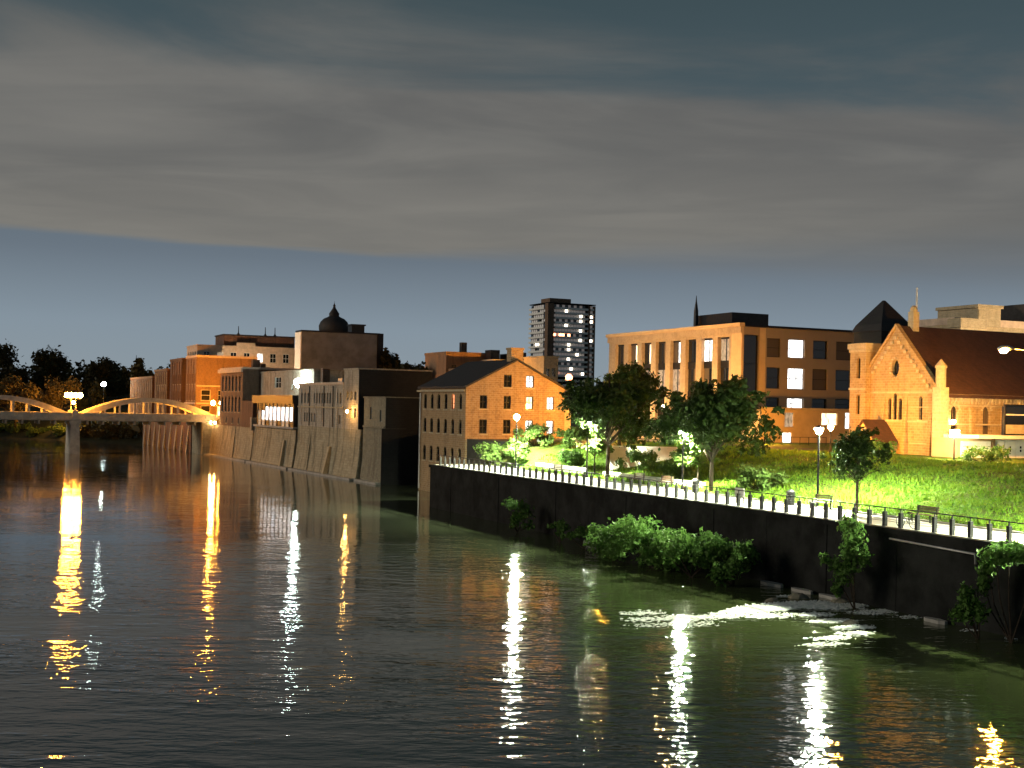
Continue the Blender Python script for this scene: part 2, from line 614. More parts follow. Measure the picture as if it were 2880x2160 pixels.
def building(name, label, loc, wx, wy, h, wall, wins=None, rot=0., roof='flat', rmat='dark_roof', rise=3., over=.35, par=.5,
             cat='building', group=None, dep=.25, frame=.07, bars=(1, 1), fmat='white_paint', sill=True, cornice=None, z0=0.):
    """box-shaped building; local origin at its corner nearest river and camera"""
    wins = wins or {}
    t_ = thing(name, label, cat, loc, rot, group)
    m_ = MB()
    for sd, (o2, U, Nn) in SIDES.items():
        L = wy if sd == 'W' else wx
        gb = rise if (roof == 'gable' + sd) else None
        facade(m_, (0, 0, 0), U, Nn, L, z0, h, wins.get(sd, []), dep, gb)
    gE = rise if roof == 'gableW' else None
    gN = rise if roof == 'gableS' else None
    facade(m_, (wx, 0, 0), (0, 1, 0), (1, 0, 0), wy, z0, h, [], dep, gE)
    facade(m_, (0, wy, 0), (1, 0, 0), (0, 1, 0), wx, z0, h, [], dep, gN)
    m_.build('wall', wall, t_)
    for sd, (o2, U, Nn) in SIDES.items():
        for hh in wins.get(sd, []):
            window(t_, (0, 0, 0), U, Nn, hh, dep, frame, bars, fmat, sill)
    r_ = MB()
    if roof == 'flat':
        r_.box(.3, wx - .3, .3, wy - .3, h - .25, h - .05)
        ro = r_.build('roof', rmat, t_)
        p_ = MB()
        for a in ((-.12, wx + .12, -.12, .28), (-.12, wx + .12, wy - .28, wy + .12), (-.12, .28, .283, wy - .283), (wx - .28, wx + .12, .283, wy - .283)):
            p_.box(*a, h + .003, h + par)
        p_.build('parapet', cornice or wall, t_)
    else:
        th = .22
        if roof == 'gableS':
            k = rise / (wx / 2)
            for s_ in (0, 1):
                e = -over if s_ == 0 else wx + over
                pts = [(e, -over, h - k * over), (wx / 2, -over, h + rise), (wx / 2, -over, h + rise + th), (e, -over, h - k * over + th)]
                r_.prism([(p[0], p[1], p[2] + .01) for p in pts], (0, wy + 2 * over, 0))
        else:
            k = rise / (wy / 2)
            for s_ in (0, 1):
                e = -over if s_ == 0 else wy + over
                pts = [(-over, e, h - k * over), (-over, wy / 2, h + rise), (-over, wy / 2, h + rise + th), (-over, e, h - k * over + th)]
                r_.prism([(p[0], p[1], p[2] + .01) for p in pts], (wx + 2 * over, 0, 0))
        r_.build('roof', rmat, t_)
    return t_


def row(u0, n_, pitch, w, v0, v1, shp='rect', pane='glass', lit=None):
    lit = lit or {}
    return [(u0 + i * pitch, u0 + i * pitch + w, v0, v1, shp, lit.get(i, pane)) for i in range(n_)]


def part_box(name, mat, parent, *bx):
    m_ = MB()
    for b_ in bx:
        m_.box(*b_)
    return m_.build(name, mat, parent)


# ------------------------------------------------------------------ foliage helpers
def leaves(name, clumps, n_, size, mat, parent, up=.3, shell=.45):
    """many small leaf faces spread through overlapping clumps"""
    cl_ = np.array(clumps, float)
    vol = (cl_[:, 3] * cl_[:, 4] * cl_[:, 5]) ** .7
    idx = RNG.choice(len(cl_), n_, p=vol / vol.sum())
    d = RNG.normal(size=(n_, 3))
    d /= np.linalg.norm(d, axis=1)[:, None]
    rr = RNG.random(n_) ** shell
    jit = 1 + .18 * RNG.normal(size=n_)
    c = cl_[idx, :3] + d * cl_[idx, 3:6] * (rr * jit)[:, None]
    nrm = RNG.normal(size=(n_, 3)) + d * .8 + np.array([0, 0, up])
    nrm /= np.linalg.norm(nrm, axis=1)[:, None]
    a = np.cross(nrm, RNG.normal(size=(n_, 3)))
    a /= np.linalg.norm(a, axis=1)[:, None]
    b_ = np.cross(nrm, a)
    s_ = size * (.45 + 1.2 * RNG.random(n_) ** 1.6)[:, None]
    fold = nrm * s_ * .18
    v = np.empty((n_, 4, 3))
    v[:, 0] = c - a * s_
    v[:, 1] = c - b_ * s_ * .55 + fold
    v[:, 2] = c + a * s_
    v[:, 3] = c + b_ * s_ * .55 + fold
    me = bpy.data.meshes.new(name)
    me.vertices.add(n_ * 4)
    me.vertices.foreach_set('co', v.reshape(-1))
    me.loops.add(n_ * 4)
    me.loops.foreach_set('vertex_index', np.arange(n_ * 4))
    me.polygons.add(n_)
    me.polygons.foreach_set('loop_start', np.arange(n_) * 4)
    me.polygons.foreach_set('loop_total', np.full(n_, 4))
    me.update()
    return link(name, me, mat, parent, kind='stuff')


def tree(name, label, base, h, cw, ch, n_=3500, leaf=.2, trunk=.16, mat='leaf_tree', ncl=16, cz=None, group=None, squash=1., cat='tree', seed=0):
    """tapered trunk, limbs, clumped crown. cw = crown half-width, ch = crown height (from top down)"""
    rd = random.Random(seed * 131 + 5)
    t_ = thing(name, label, cat, base, rd.random() * 6, group)
    zc = h - ch / 2
    cl_ = []
    for i in range(ncl):
        for _ in range(20):
            x, y, z = rd.uniform(-1, 1), rd.uniform(-1, 1), rd.uniform(-1, 1)
            if x * x + y * y + z * z < 1:
                break
        wz = 1 - .35 * max(0, z)
        r = rd.uniform(.18, .42)
        cl_.append((x * cw * .86 * wz, y * cw * .86 * wz * squash, zc + z * ch * .36, cw * r, cw * r, max(ch * r * .55, cw * r * .7)))
    for i in range(ncl if cw < 6 and h < 12 else 0):
        a, b_ = rd.uniform(0, 6.283), rd.uniform(-.75, .95)
        rr = math.sqrt(max(0, 1 - b_ * b_)) * rd.uniform(.9, 1.12)
        q_ = cw * rd.uniform(.08, .17)
        cl_.append((rr * math.cos(a) * cw, rr * math.sin(a) * cw * squash, zc + b_ * ch * .5, q_, q_, q_ * .8))
    m_ = MB()
    m_.tube([(0, 0, -.3), (.03, .02, h - ch), (0, .04, h - ch * .45), (.02, 0, h - ch * .12)], [trunk * 1.25, trunk, trunk * .55, trunk * .15], 8)
    for c in cl_[::2]:
        z1 = h - ch + (c[2] - (h - ch)) * rd.uniform(.1, .4)
        m_.tube([(0, .02, z1), (c[0] * .5, c[1] * .5, (z1 + c[2]) / 2 + .1), (c[0], c[1], c[2])], [trunk * .45, trunk * .26, trunk * .08], 5)
    m_.build('trunk', 'bark', t_, True)
    leaves('crown', cl_, n_, leaf, mat, t_)
    return t_


def bush(name, label, base, clumps, n_, leaf=.16, mat='leaf_bush', group=None, cat='bush', stems=5):
    t_ = thing(name, label, cat, base, 0, group)
    leaves('foliage', clumps, n_, leaf, mat, t_, .5)
    m_ = MB()
    rd = random.Random(int(base[1] * 100))
    for k in range(min(stems, len(clumps))):
        c = clumps[k]
        m_.tube([(rd.uniform(-.03, .03), 0, -.15), (c[0] * .75, c[1] * .7, c[2] * .5), (c[0], c[1], c[2])], [.05, .035, .012], 5)
    m_.build('stem', 'bark', t_)
    return t_


# ================================================================== the setting
def sheet(name, xs, ys, hf, mat, kind='structure', smooth=True):
    v = [(x, y, hf(x, y)) for y in ys for x in xs]
    w = len(xs)
    f = [(j * w + i, j * w + i + 1, (j + 1) * w + i + 1, (j + 1) * w + i) for j in range(len(ys) - 1) for i in range(w - 1)]
    me = bpy.data.meshes.new(name)
    me.from_pydata(v, [], f)
    return link(name, me, mat, None, smooth, kind)


def sm(x, a, b_):
    k = min(1, max(0, (x - a) / (b_ - a)))
    return k * k * (3 - 2 * k)


m_ = MB()
m_.poly([(-6000, -6000, -1.6), (6000, -6000, -1.6), (6000, 6000, -1.6), (-6000, 6000, -1.6)])
m_.build('ground', 'mud', None, kind='structure')
m_ = MB()
m_.poly([(-900, -300, 0), (70, -300, 0), (70, 900, 0), (-900, 900, 0)])
m_.build('water', 'river_water', None, kind='structure')


def terr(x, y):
    base = 4.57
    s_ = sm(x, 54.2, 71.5)
    h_ = base + 2.85 * (.55 * s_ + .45 * min(1, max(0, (x - 54.2) / 16)))
    k_ = sm(y, 108, 125) * sm(x, 55.2, 58.6)
    h_ += (max(h_, 7.13) - h_) * k_
    h_ += .10 * math.sin(x * .9 + y * .35) * math.sin(y * .41) * sm(x, 55, 58) * (1 - sm(x, 69, 74))
    return h_


xs = [49.62, 51, 52.5, 54.1] + [54.6 + .7 * i for i in range(30)] + [76, 80, 88, 100, 140, 220, 400, 900, 2500]
ys = [-60, -20, 5, 15, 25, 32] + [36 + 1.2 * i for i in range(76)]
sheet('grass_slope', xs, ys, terr, 'turf')
xs2 = [58.05, 59.5, 61, 64, 68, 72, 76, 80, 88, 100, 140, 220, 400, 900, 2500]
ytop = ys[-1]
m_ = MB()
pts = [(58.05, ytop), (58.05, 152.0), (61.9, 152.3), (61.9, 162.4), (57.6, 164), (53.4, 256), (53.2, 270), (50.6, 276), (49.6, 320), (62, 420), (150, 900), (600, 2500), (2500, 2500), (2500, ytop)]
m_.prism([(x, y, -1.5) for x, y in pts], (0, 0, 8.6))
m_.build('town_ground', 'town_ground', None, kind='structure')
# riverside walk
m_ = MB()
m_.box(49.62, 54.2, 0, 126.2, 4.3, 4.61)
pw = m_.build('riverside_path', 'pale_concrete', None, kind='structure')
m_ = MB()
m_.box(54.2, 54.36, 0, 126.2, 4.3, 4.72)
m_.build('kerb', 'concrete', pw)
# upstream banks rising to a wooded hill
sh = [(47.5, 321), (41, 333), (33, 346), (17, 371), (-20, 420), (-80, 480), (-200, 560), (-400, 640)]
m_ = MB()
offs = [(0, -.6), (3, 1.0), (10, 3.6), (22, 7.), (60, 10.), (140, 15), (300, 20), (700, 22), (1800, 22)]
vv_ = []
for dd, z in offs:
    for i, (x, y) in enumerate(sh):
        vv_.append((x + dd * .42, y + dd * .9, z + .25 * math.sin(i * 2.1 + dd)))
w = len(sh)
m_.add(vv_, [(j * w + i, j * w + i + 1, (j + 1) * w + i + 1, (j + 1) * w + i) for j in range(len(offs) - 1) for i in range(w - 1)])
m_.build('river_bank', 'mud', None, True, 'structure')
# a road on the street side of the lawn
m_ = MB()
m_.box(72.5, 79.0, 96, 131, 7.3, 7.47)
m_.build('street', 'asphalt', None, kind='structure')

# ------------------------------------------------------------------ quay wall
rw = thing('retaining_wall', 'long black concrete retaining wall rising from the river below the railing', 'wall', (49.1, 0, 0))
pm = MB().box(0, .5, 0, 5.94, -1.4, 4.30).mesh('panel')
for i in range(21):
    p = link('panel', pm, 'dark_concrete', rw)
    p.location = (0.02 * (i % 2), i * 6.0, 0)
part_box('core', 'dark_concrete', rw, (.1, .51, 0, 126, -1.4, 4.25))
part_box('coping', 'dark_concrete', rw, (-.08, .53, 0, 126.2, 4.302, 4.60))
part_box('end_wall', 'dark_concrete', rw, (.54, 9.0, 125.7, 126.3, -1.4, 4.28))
pp = MB()
pp.tube([(48.78, 54.2, 4.06), (48.78, 51, 3.98), (48.78, 47.9, 3.92), (48.78, 47.85, 3.4)], [.06, .06, .06, .06], 8)
po = pp.build('drain_pipe', 'galvanised', None, True)
tag(po, 'pale pipe running along the top of the black retaining wall', 'pipe')
for k, (y, L, w_) in enumerate(((64.6, 2.2, .35), (61.6, 2.0, .3), (59.0, 1.9, .28), (50.4, 1.6, .3), (88.5, 2.6, .22))):
    mm = MB()
    pts = []
    for a in range(10):
        an = a / 10 * 2 * math.pi
        pts.append((48.6 + w_ * math.cos(an) * (1 + .2 * math.sin(a * 3 + k)), y + L / 2 * math.sin(an), -.2))
    mm.prism(pts, (0, 0, .38))
    o = mm.build('ledge_stone', 'concrete', None)
    tag(o, ['flat pale stone at the wall foot just right of the big bushes', 'second flat pale stone along the foot of the retaining wall',
            'third flat pale stone along the wall foot left of the climbing bush', 'small pale stone at the wall foot beyond the white foam',
            'thin pale ledge stone at the wall foot near the far small bush'][k], 'stone', 'flat stones along the foot of the wall')

# railing along the walk
rl = thing('guard_rail', 'long dark metal railing with square posts along the top of the river wall', 'railing', (49.75, 0, 4.6))
post = MB().box(-.10, .10, -.10, .10, 0, .86).box(-.03, .03, -.03, .03, .86, 1.04).mesh('post')
ny = int(124 / 1.3)
for i in range(ny):
    y = 18 + i * 1.3
    if y > 125.5:
        break
    p = link('post', post, 'dark_metal', rl)
    p.location = (0, y, 0)
mm = MB()
mm.box(-.035, .035, 17.5, 125.8, 1.04, 1.10)
mm.build('top_rail', 'dark_metal', rl)
for z in (.30, .42, .54, .66, .78):
    mm = MB()
    mm.box(-.008, .008, 17.5, 125.8, z, z + .016)
    mm.build('cable', 'dark_metal', rl)


# ------------------------------------------------------------------ lamps
def post_lamp(label, loc, hh, mat='lamp_white', s_=1., group='lamps along the riverside walk', globe=False):
    t_ = thing('street_lamp', label, 'lamp', loc, 0, group)
    MB().lathe([(.16, 0), (.16, .25), (.10, .32), (.075, .9), (.055, hh - .35), (.05, hh - .28)], n_=10).build('pole', 'dark_metal', t_, True)
    MB().lathe([(.05, hh - .30), (.15 * s_, hh - .26), (.15 * s_, hh - .21), (.05, hh - .20)], n_=12).build('collar', 'dark_metal', t_)
    if globe:
        pr = [(.05, hh - .2)] + [(.30 * s_ * math.sin(a), hh + .1 - .30 * s_ * math.cos(a)) for a in np.linspace(.35, math.pi - .2, 9)]
    else:
        pr = [(.13 * s_, hh - .20), (.20 * s_, hh - .10), (.28 * s_, hh + .06), (.31 * s_, hh + .16), (.29 * s_, hh + .20)]
    MB().lathe(pr, n_=14).build('lens', mat, t_, True)
    if mat == 'lamp_white':                       # the optic throws most of its light down on the walk and lawn
        ld = bpy.data.lights.new('lamp_beam', 'SPOT')
        ld.energy = 44000
        ld.color = (.93, 1.0, .66)
        ld.spot_size = R(172)
        ld.spot_blend = .45
        ld.shadow_soft_size = .12
        lo = bpy.data.objects.new('lamp_beam', ld)
        COL.objects.link(lo)
        lo.parent = t_
        lo.location = (.42, .1, hh - .12)
    if not globe:
        MB().lathe([(.33 * s_, hh + .205), (.33 * s_, hh + .24), (.12 * s_, hh + .34), (.03, hh + .38)], n_=14).build('cap', 'dark_metal', t_)
    return t_


post_lamp('white lamp on a thin dark post in front of the gabled stone mill', (54.55, 115.8, terr(54.5, 116) - .02), 5.3, globe=True)
post_lamp('white lamp shining from inside the foliage left of the broad dark tree', (54.4, 100.2, 4.66), 5.2)
post_lamp('white lamp half hidden by bright leaves between the two broad trees', (54.4, 84.2, 4.66), 4.5)
post_lamp('tall black lamp post with white bowl standing alone on the grass slope', (54.9, 68.1, 4.7), 5.1)
post_lamp('white lamp on the walk just beyond the right edge of the view', (54.9, 43.6, 4.7), 5.1)
post_lamp('amber street lamp beside the tan podium just right of the tall bowl lamp', (73.3, 89.3, 7.35), 2.3, 'lamp_amber', .8, 'amber street lamps', True)
post_lamp('amber street lamp hidden behind the broad tree right of the gabled mill', (70.9, 127.0, 7.0), 4.0, 'lamp_amber', .95, 'amber street lamps', True)
post_lamp('amber street lamp behind the tree below the left end of the long flat roofed building', (82.0, 147.0, 7.1), 4.2, 'lamp_warm', .85, 'amber street lamps', True)
post_lamp('amber street lamp behind the tree below the corner of the long flat roofed building', (81.5, 131.0, 7.1), 4.2, 'lamp_warm', .85, 'amber street lamps', True)

post_lamp('amber street lamp among the trees behind the bridge pier lamp', (34.6, 353.5, 2.2), 7.6, 'lamp_amber', 1.25, 'amber street lamps', True)  # added lamp, unseen behind the pier lamp: gives the bank trees their glow
post_lamp('amber street lamp behind the mills lighting the cream block', (63.5, 286.0, 7.1), 6.2, 'lamp_cream', 1.0, 'amber street lamps', True)  # put in out of sight because the cream block needs light
post_lamp('tall street lamp behind the church lighting the beige block', (146.0, 131.0, 7.1), 9.0, 'lamp_cream', 1.3, 'amber street lamps', True)  # unseen lamp added to light the beige block
post_lamp('tall street lamp behind the church roof near the right edge', (166.0, 131.0, 7.1), 9.0, 'lamp_cream', 1.3, 'amber street lamps', True)  # second unseen lamp added for the beige block
post_lamp('amber street lamp behind the gabled mill lighting the pink block', (101.0, 224.0, 7.1), 5.0, 'lamp_amber', 1.0, 'amber street lamps', True)  # added out of sight as the pink block's light
post_lamp('amber street lamp hidden behind the wide dark tree left of the tan podium', (83.8, 113.2, 7.0), 2.0, 'lamp_amber', .7, 'amber street lamps', True)  # unseen extra lamp, put in to light the podium
post_lamp('white street lamp on the far bank between the bridge pier lamp and the brick row', (42.0, 351.0, 2.4), 12.5, 'lamp_cool', 2.2, 'lamps on the far bank', True)
# cobra-head road light over the church
t_ = thing('road_light', 'orange cobra head road light on a curved arm against the church roof', 'lamp', (83.6, 71.2, 7.35))
MB().lathe([(.14, 0), (.13, 1), (.08, 8.2)], n_=10).build('pole', 'galvanised', t_, True)
MB().tube([(0, 0, 8.0), (-1.5, .75, 8.55), (-3.2, 1.6, 8.95), (-5.0, 2.45, 9.15)], [.06, .055, .05, .045], 8).build('arm', 'galvanised', t_, True)
hd = MB()
hd.tube([(-4.9, 2.4, 9.17), (-5.3, 2.6, 9.2), (-5.8, 2.85, 9.17), (-6.05, 2.97, 9.1)], [.09, .2, .21, .1], 10)
hd.build('head', 'galvanised', t_, True)
hl = MB()
hl.lathe([(.04, -.24), (.20, -.20), (.30, -.08), (.32, .02)], (-5.62, 2.76, 9.0), 12)
hl.build('lens', 'lamp_sodium', t_, True)
# square flood light by the church side door
t_ = thing('flood_light', 'square yellow white flood light on a post before the church side wall', 'lamp', (75.9, 77.0, 7.35))
MB().lathe([(.07, 0), (.05, 2.0)], n_=8).build('pole', 'dark_metal', t_)
part_box('housing', 'dark_metal', t_, (-.36, .36, -.24, .17, 2.49, 2.6))
part_box('lens', 'lamp_flood', t_, (-.34, .34, -.2, .14, 1.93, 2.48))
t_ = thing('wall_lantern', 'small round white lantern on the church wall above the square flood light', 'lamp', (82.0, 83.66, 10.5))
part_box('bracket', 'dark_metal', t_, (-.04, .04, -.35, 0, .18, .24))
MB().lathe([(.06, -.18), (.17, -.08), (.19, .04), (.10, .17)], (0, -.36, 0), 12).build('lens', 'lamp_small', t_, True)

# ------------------------------------------------------------------ church
def church():
    G = 7.0
    t_ = thing('stone_church', 'tan stone church with steep gable, lancet windows and long dark roof', 'church', (80.73, 83.7, G))
    L, Wd, H_ = 24., 11.3, 6.0
    rise = 6.0
    cy = Wd / 2
    Wh = [(5.0, 6.0, 3.6, 5.6, 'arch', 'glass'), (5.38 + .0, 5.92, 7.6, 9.3, 'round', 'glass')]
    gw = []
    for c, a, b_, w in ((4.95, 3.55, 5.55, .42), (5.65, 3.55, 6.0, .46), (6.35, 3.55, 5.55, .42), (2.35, 3.6, 5.7, .44)):
        gw.append((c - w / 2, c + w / 2, a, b_, 'arch', 'glass'))
    gw.append((5.2, 6.2, 7.6, 9.1, 'round', 'glass'))
    m_ = MB()
    facade(m_, (0, 0, 0), (0, 1, 0), (-1, 0, 0), Wd, 0, H_, gw, .35, rise)
    facade(m_, (L, 0, 0), (0, 1, 0), (1, 0, 0), Wd, 0, H_, [], .3, rise)
    facade(m_, (0, Wd, 0), (1, 0, 0), (0, 1, 0), L, 0, H_, [], .3)
    sw = []
    for c in (1.75, 5.55, 9.4, 13.2, 17, 20.8):
        sw.append((c - .42, c + .42, 1.8, 4.9, 'arch', 'blind' if c > 2 else 'glass'))
    facade(m_, (0, 0, 0), (1, 0, 0), (0, -1, 0), L, 0, H_, sw, .3)
    m_.build('wall', 'church_stone', t_)
    for h in gw:
        window(t_, (0, 0, 0), (0, 1, 0), (-1, 0, 0), h, .35, .04, (0, 0), 'dark_metal', h[4] != 'round')
    for h in sw:
        window(t_, (0, 0, 0), (1, 0, 0), (0, -1, 0), h, .3, .05, (1, 2), 'timber')
    # ring of pale stones round each side arch
    vst = MB().box(-.09, .09, -.05, .05, -.08, .08).mesh('voussoir')
    for c in (1.75, 5.55, 9.4):
        for k in range(8):
            a = math.pi * (k + .5) / 8
            v = link('voussoir', vst, 'pale_stone', t_)
            v.location = (c + .58 * math.cos(a), -.03, 4.48 + .58 * math.sin(a))
            v.rotation_euler = (0, -a, 0)
    for k in range(12):
        a = 2 * math.pi * k / 12
        v = link('voussoir', vst, 'pale_stone', t_)
        v.location = (-.03, 5.7 + .66 * math.cos(a), 8.35 + .9 * math.sin(a))
        v.rotation_euler = (a, 0, math.pi / 2)
    # corbel table, string courses, bays
    cb = MB().box(-.10, .10, -.20, 0, 0, .34).box(-.10, .10, -.11, -.002, -.22, -.002).mesh('corbel')
    for i in range(56):
        o = link('corbel', cb, 'pale_stone', t_)
        o.location = (.45 + i * .415, -.002, 5.30)
    part_box('cornice', 'pale_stone', t_, (.0, L, -.32, -.004, 5.66, 5.93))
    part_box('string_course', 'pale_stone', t_, (0.42, L, -.10, -.003, 4.86, 4.98), (.42, L, -.13, -.003, 3.2, 3.34), (.42, L, -.1, -.003, 1.35, 1.5))
    part_box('string_course', 'pale_stone', t_, (-.10, -.003, .42, 9.0, 6.0, 6.14))
    part_box('string_course', 'pale_stone', t_, (-.10, -.003, .42, 4.1, 3.36, 3.5), (-.10, -.003, 1.0, 3.7, 4.7, 4.78))
    part_box('string_course', 'pale_stone', t_, (-.10, -.003, 4.3, 7.0, 3.36, 3.5), (-.10, -.003, .9, 3.6, 1.4, 1.5))
    for x in (3.65, 7.5, 11.3, 15.1, 18.9):
        mm = MB()
        mm.frust((x - .22, x + .22, -.42, -.003), 0, (x - .22, x + .22, -.3, -.003), 4.4)
        mm.frust((x - .22, x + .22, -.3, -.003), 4.402, (x - .22, x + .22, -.06, -.003), 4.84)
        mm.build('buttress', 'church_stone', t_)
    for y in (4.15, 7.1, .95):
        mm = MB()
        mm.frust((-.4, -.003, y - .2, y + .2), 0, (-.3, -.003, y - .2, y + .2), 3.2)
        mm.frust((-.3, -.003, y - .2, y + .2), 3.202, (-.05, -.003, y - .2, y + .2), 5.7)
        mm.build('buttress', 'church_stone', t_)
    # corner pier with octagonal pinnacle
    mm = MB()
    mm.box(-.48, .5, -.55, .42, 0, 6.5)
    mm.lathe([(.44, 6.502), (.44, 8.2), (.52, 8.22), (.52, 8.4), (.05, 9.0)], (.0, -.07, 0), 8)
    mm.build('pinnacle', 'pale_stone', t_)
    # toothed coping stones up the gable
    k = rise / cy
    st = MB().box(-.12, .06, -.17, .17, -.14, .14).mesh('gable_stone')
    for i in range(13):
        for s_ in (0, 1):
            f = (i + .6) / 13.4
            y = f * cy if s_ == 0 else Wd - f * cy
            if y > 9.2:
                continue
            o = link('gable_stone', st, 'church_slate' if i % 2 else 'pale_stone', t_)
            o.location = (-.05, y + (.30 if s_ == 0 else -.30), H_ + f * rise - .52)
    # roofs
    mm = MB()
    th = .25
    for s_ in (0, 1):
        e = -.38 if s_ == 0 else Wd + .38
        z = H_ - k * .38
        mm.prism([(.35, e, z + .02), (.35, cy, H_ + rise + .02), (.35, cy, H_ + rise + th), (.35, e, z + th)], (L, 0, 0))
    mm.build('roof', 'church_slate', t_)
    mm = MB()
    for s_ in (0, 1):
        e = -.05 if s_ == 0 else Wd + .05
        z = H_ - k * .05
        mm.prism([(-.14, e, z + .05), (-.14, cy, H_ + rise + .08), (-.14, cy, H_ + rise + .42), (-.14, e, z + .36)], (.48, 0, 0))
    mm.build('coping', 'church_stone', t_)
    # stair turret at the left of the gable
    mm = MB()
    tw_ = [(.75, 1.3, 4.0, 5.9, 'arch', 'glass'), (.75, 1.3, 7.4, 9.4, 'arch', 'glass')]
    facade(mm, (-.55, 9.1, 0), (0, 1, 0), (-1, 0, 0), 2.2, 0, 10.2, tw_, .3)
    facade(mm, (-.55, 9.1, 0), (1, 0, 0), (0, -1, 0), 2.2, 0, 10.2, [], .3)
    facade(mm, (1.65, 9.1, 0), (0, 1, 0), (1, 0, 0), 2.2, 0, 10.2, [], .3)
    facade(mm, (-.55, 11.3, 0), (1, 0, 0), (0, 1, 0), 2.2, 0, 10.2, [], .3)
    mm.box(-.52, 1.62, 9.13, 11.27, 10.0, 10.15)
    tr = mm.build('turret', 'church_stone', t_)
    for h in tw_:
        window(tr, (-.55, 9.1, 0), (0, 1, 0), (-1, 0, 0), h, .3, 0)
    part_box('turret_cornice', 'pale_stone', t_, (-.75, 1.85, 8.9, 11.5, 10.21, 10.75), (-.65, 1.75, 9.0, 11.4, 9.9, 10.19))
    part_box('turret_band', 'pale_stone', t_, (-.64, -.553, 9.0, 11.4, 6.3, 6.5))
    # dark pyramid roofed tower behind
    mm = MB()
    mm.box(3.4, 7.4, 11.5, 15.5, 0, 12.2)
    tb = mm.build('tower', 'dark_shade_stone', t_)
    mm = MB()
    mm.frust((3.2, 7.6, 11.3, 15.7), 12.203, (3.5, 7.3, 11.6, 15.4), 12.9)
    mm.frust((3.5, 7.3, 11.6, 15.4), 12.902, (5.3, 5.5, 13.4, 13.6), 15.4)
    mm.build('tower_roof', 'slate', t_)
    mm = MB()
    mm.box(1.6, 2.3, 5.2, 5.9, 11.2, 13.6)
    mm.lathe([(.34, 13.602), (.34, 13.8), (.28, 14.05), (.12, 14.2)], (1.95, 5.55, 0), 8)
    mm.build('chimney', 'pale_stone', t_)
    # porch with a lean gable
    mm = MB()
    facade(mm, (-2.6, 5.4, 0), (0, 1, 0), (-1, 0, 0), 3.0, 0, 1.6, [(1.0, 2.0, 0, 1.5, 'arch', 'glass')], .3, 1.7)
    facade(mm, (-2.6, 5.4, 0), (1, 0, 0), (0, -1, 0), 2.595, 0, 1.6, [], .3)
    facade(mm, (-2.6, 8.4, 0), (1, 0, 0), (0, 1, 0), 2.595, 0, 1.6, [], .3)
    pr = mm.build('porch', 'church_stone', t_)
    mm = MB()
    for s_ in (0, 1):
        e = 5.15 if s_ == 0 else 8.65
        mm.prism([(-2.75, e, 1.36), (-2.75, 6.9, 3.34), (-2.75, 6.9, 3.52), (-2.75, e, 1.56)], (2.74, 0, 0))
    mm.build('porch_roof', 'church_slate', pr)
    mm = MB()
    mm.prism([(-2.32, 6.4, 0), (-2.32, 7.4, 0), (-2.32, 7.4, 1.2), (-2.32, 6.9, 1.5), (-2.32, 6.4, 1.2)], (.08, 0, 0))
    mm.build('door', 'timber', pr)


church()
# white doored annex at the church side
t_ = thing('garage_annex', 'low white annex with panelled doors and flat canopy beside the church', 'building', (79.6, 79.2, 6.9))
part_box('wall', 'tan_panel', t_, (0, 14, 1.2, 4.2, 0, 2.2))
part_box('canopy', 'white_paint', t_, (1.1, 14.2, -.1, 4.25, 2.203, 2.5))
part_box('door', 'white_paint', t_, (.35, 3.65, 1.0, 1.197, .0, 1.95))
for z in (.5, 1.0, 1.5):
    part_box('door_rail', 'pale_stone', t_, (.4, 3.6, .97, .998, z, z + .04))
part_box('post', 'timber', t_, (3.75, 3.95, .8, 1.0, 0, 2.2))
for i in range(7):
    x = 4.1 + i * 1.25
    d = part_box('door_leaf', 'white_paint', t_, (x, x + 1.19, 1.0, 1.197, 0, 2.15))
    part_box('door_window', 'glass', d, (x + .5, x + .68, .99, .999, 1.05, 1.25), (x + .5, x + .68, .99, .999, 1.35, 1.55))
t_ = thing('glazed_box', 'dark framed box with two dark panes and a pale sill panel on the annex canopy', 'glazed box', (84.2, 79.6, 9.42))
part_box('frame', 'dark_metal', t_, (0, 9, 0, .16, 0, .12), (0, 9, 0, .16, 2.55, 2.68), (0, .13, 0, .16, .122, 2.548), (8.87, 9, 0, .16, .122, 2.548), (.16, 8.8, .2, .5, .002, 2.5))
part_box('pane', 'glass', t_, (.131, 8.869, .10, .14, 1.85, 2.548))
part_box('pane', 'glass', t_, (.131, 8.869, .10, .14, .92, 1.72))
part_box('transom', 'white_paint', t_, (.131, 8.869, .02, .14, 1.722, 1.848))
part_box('sill_panel', 'pale_stone', t_, (.131, 8.869, .05, .14, .123, .918))

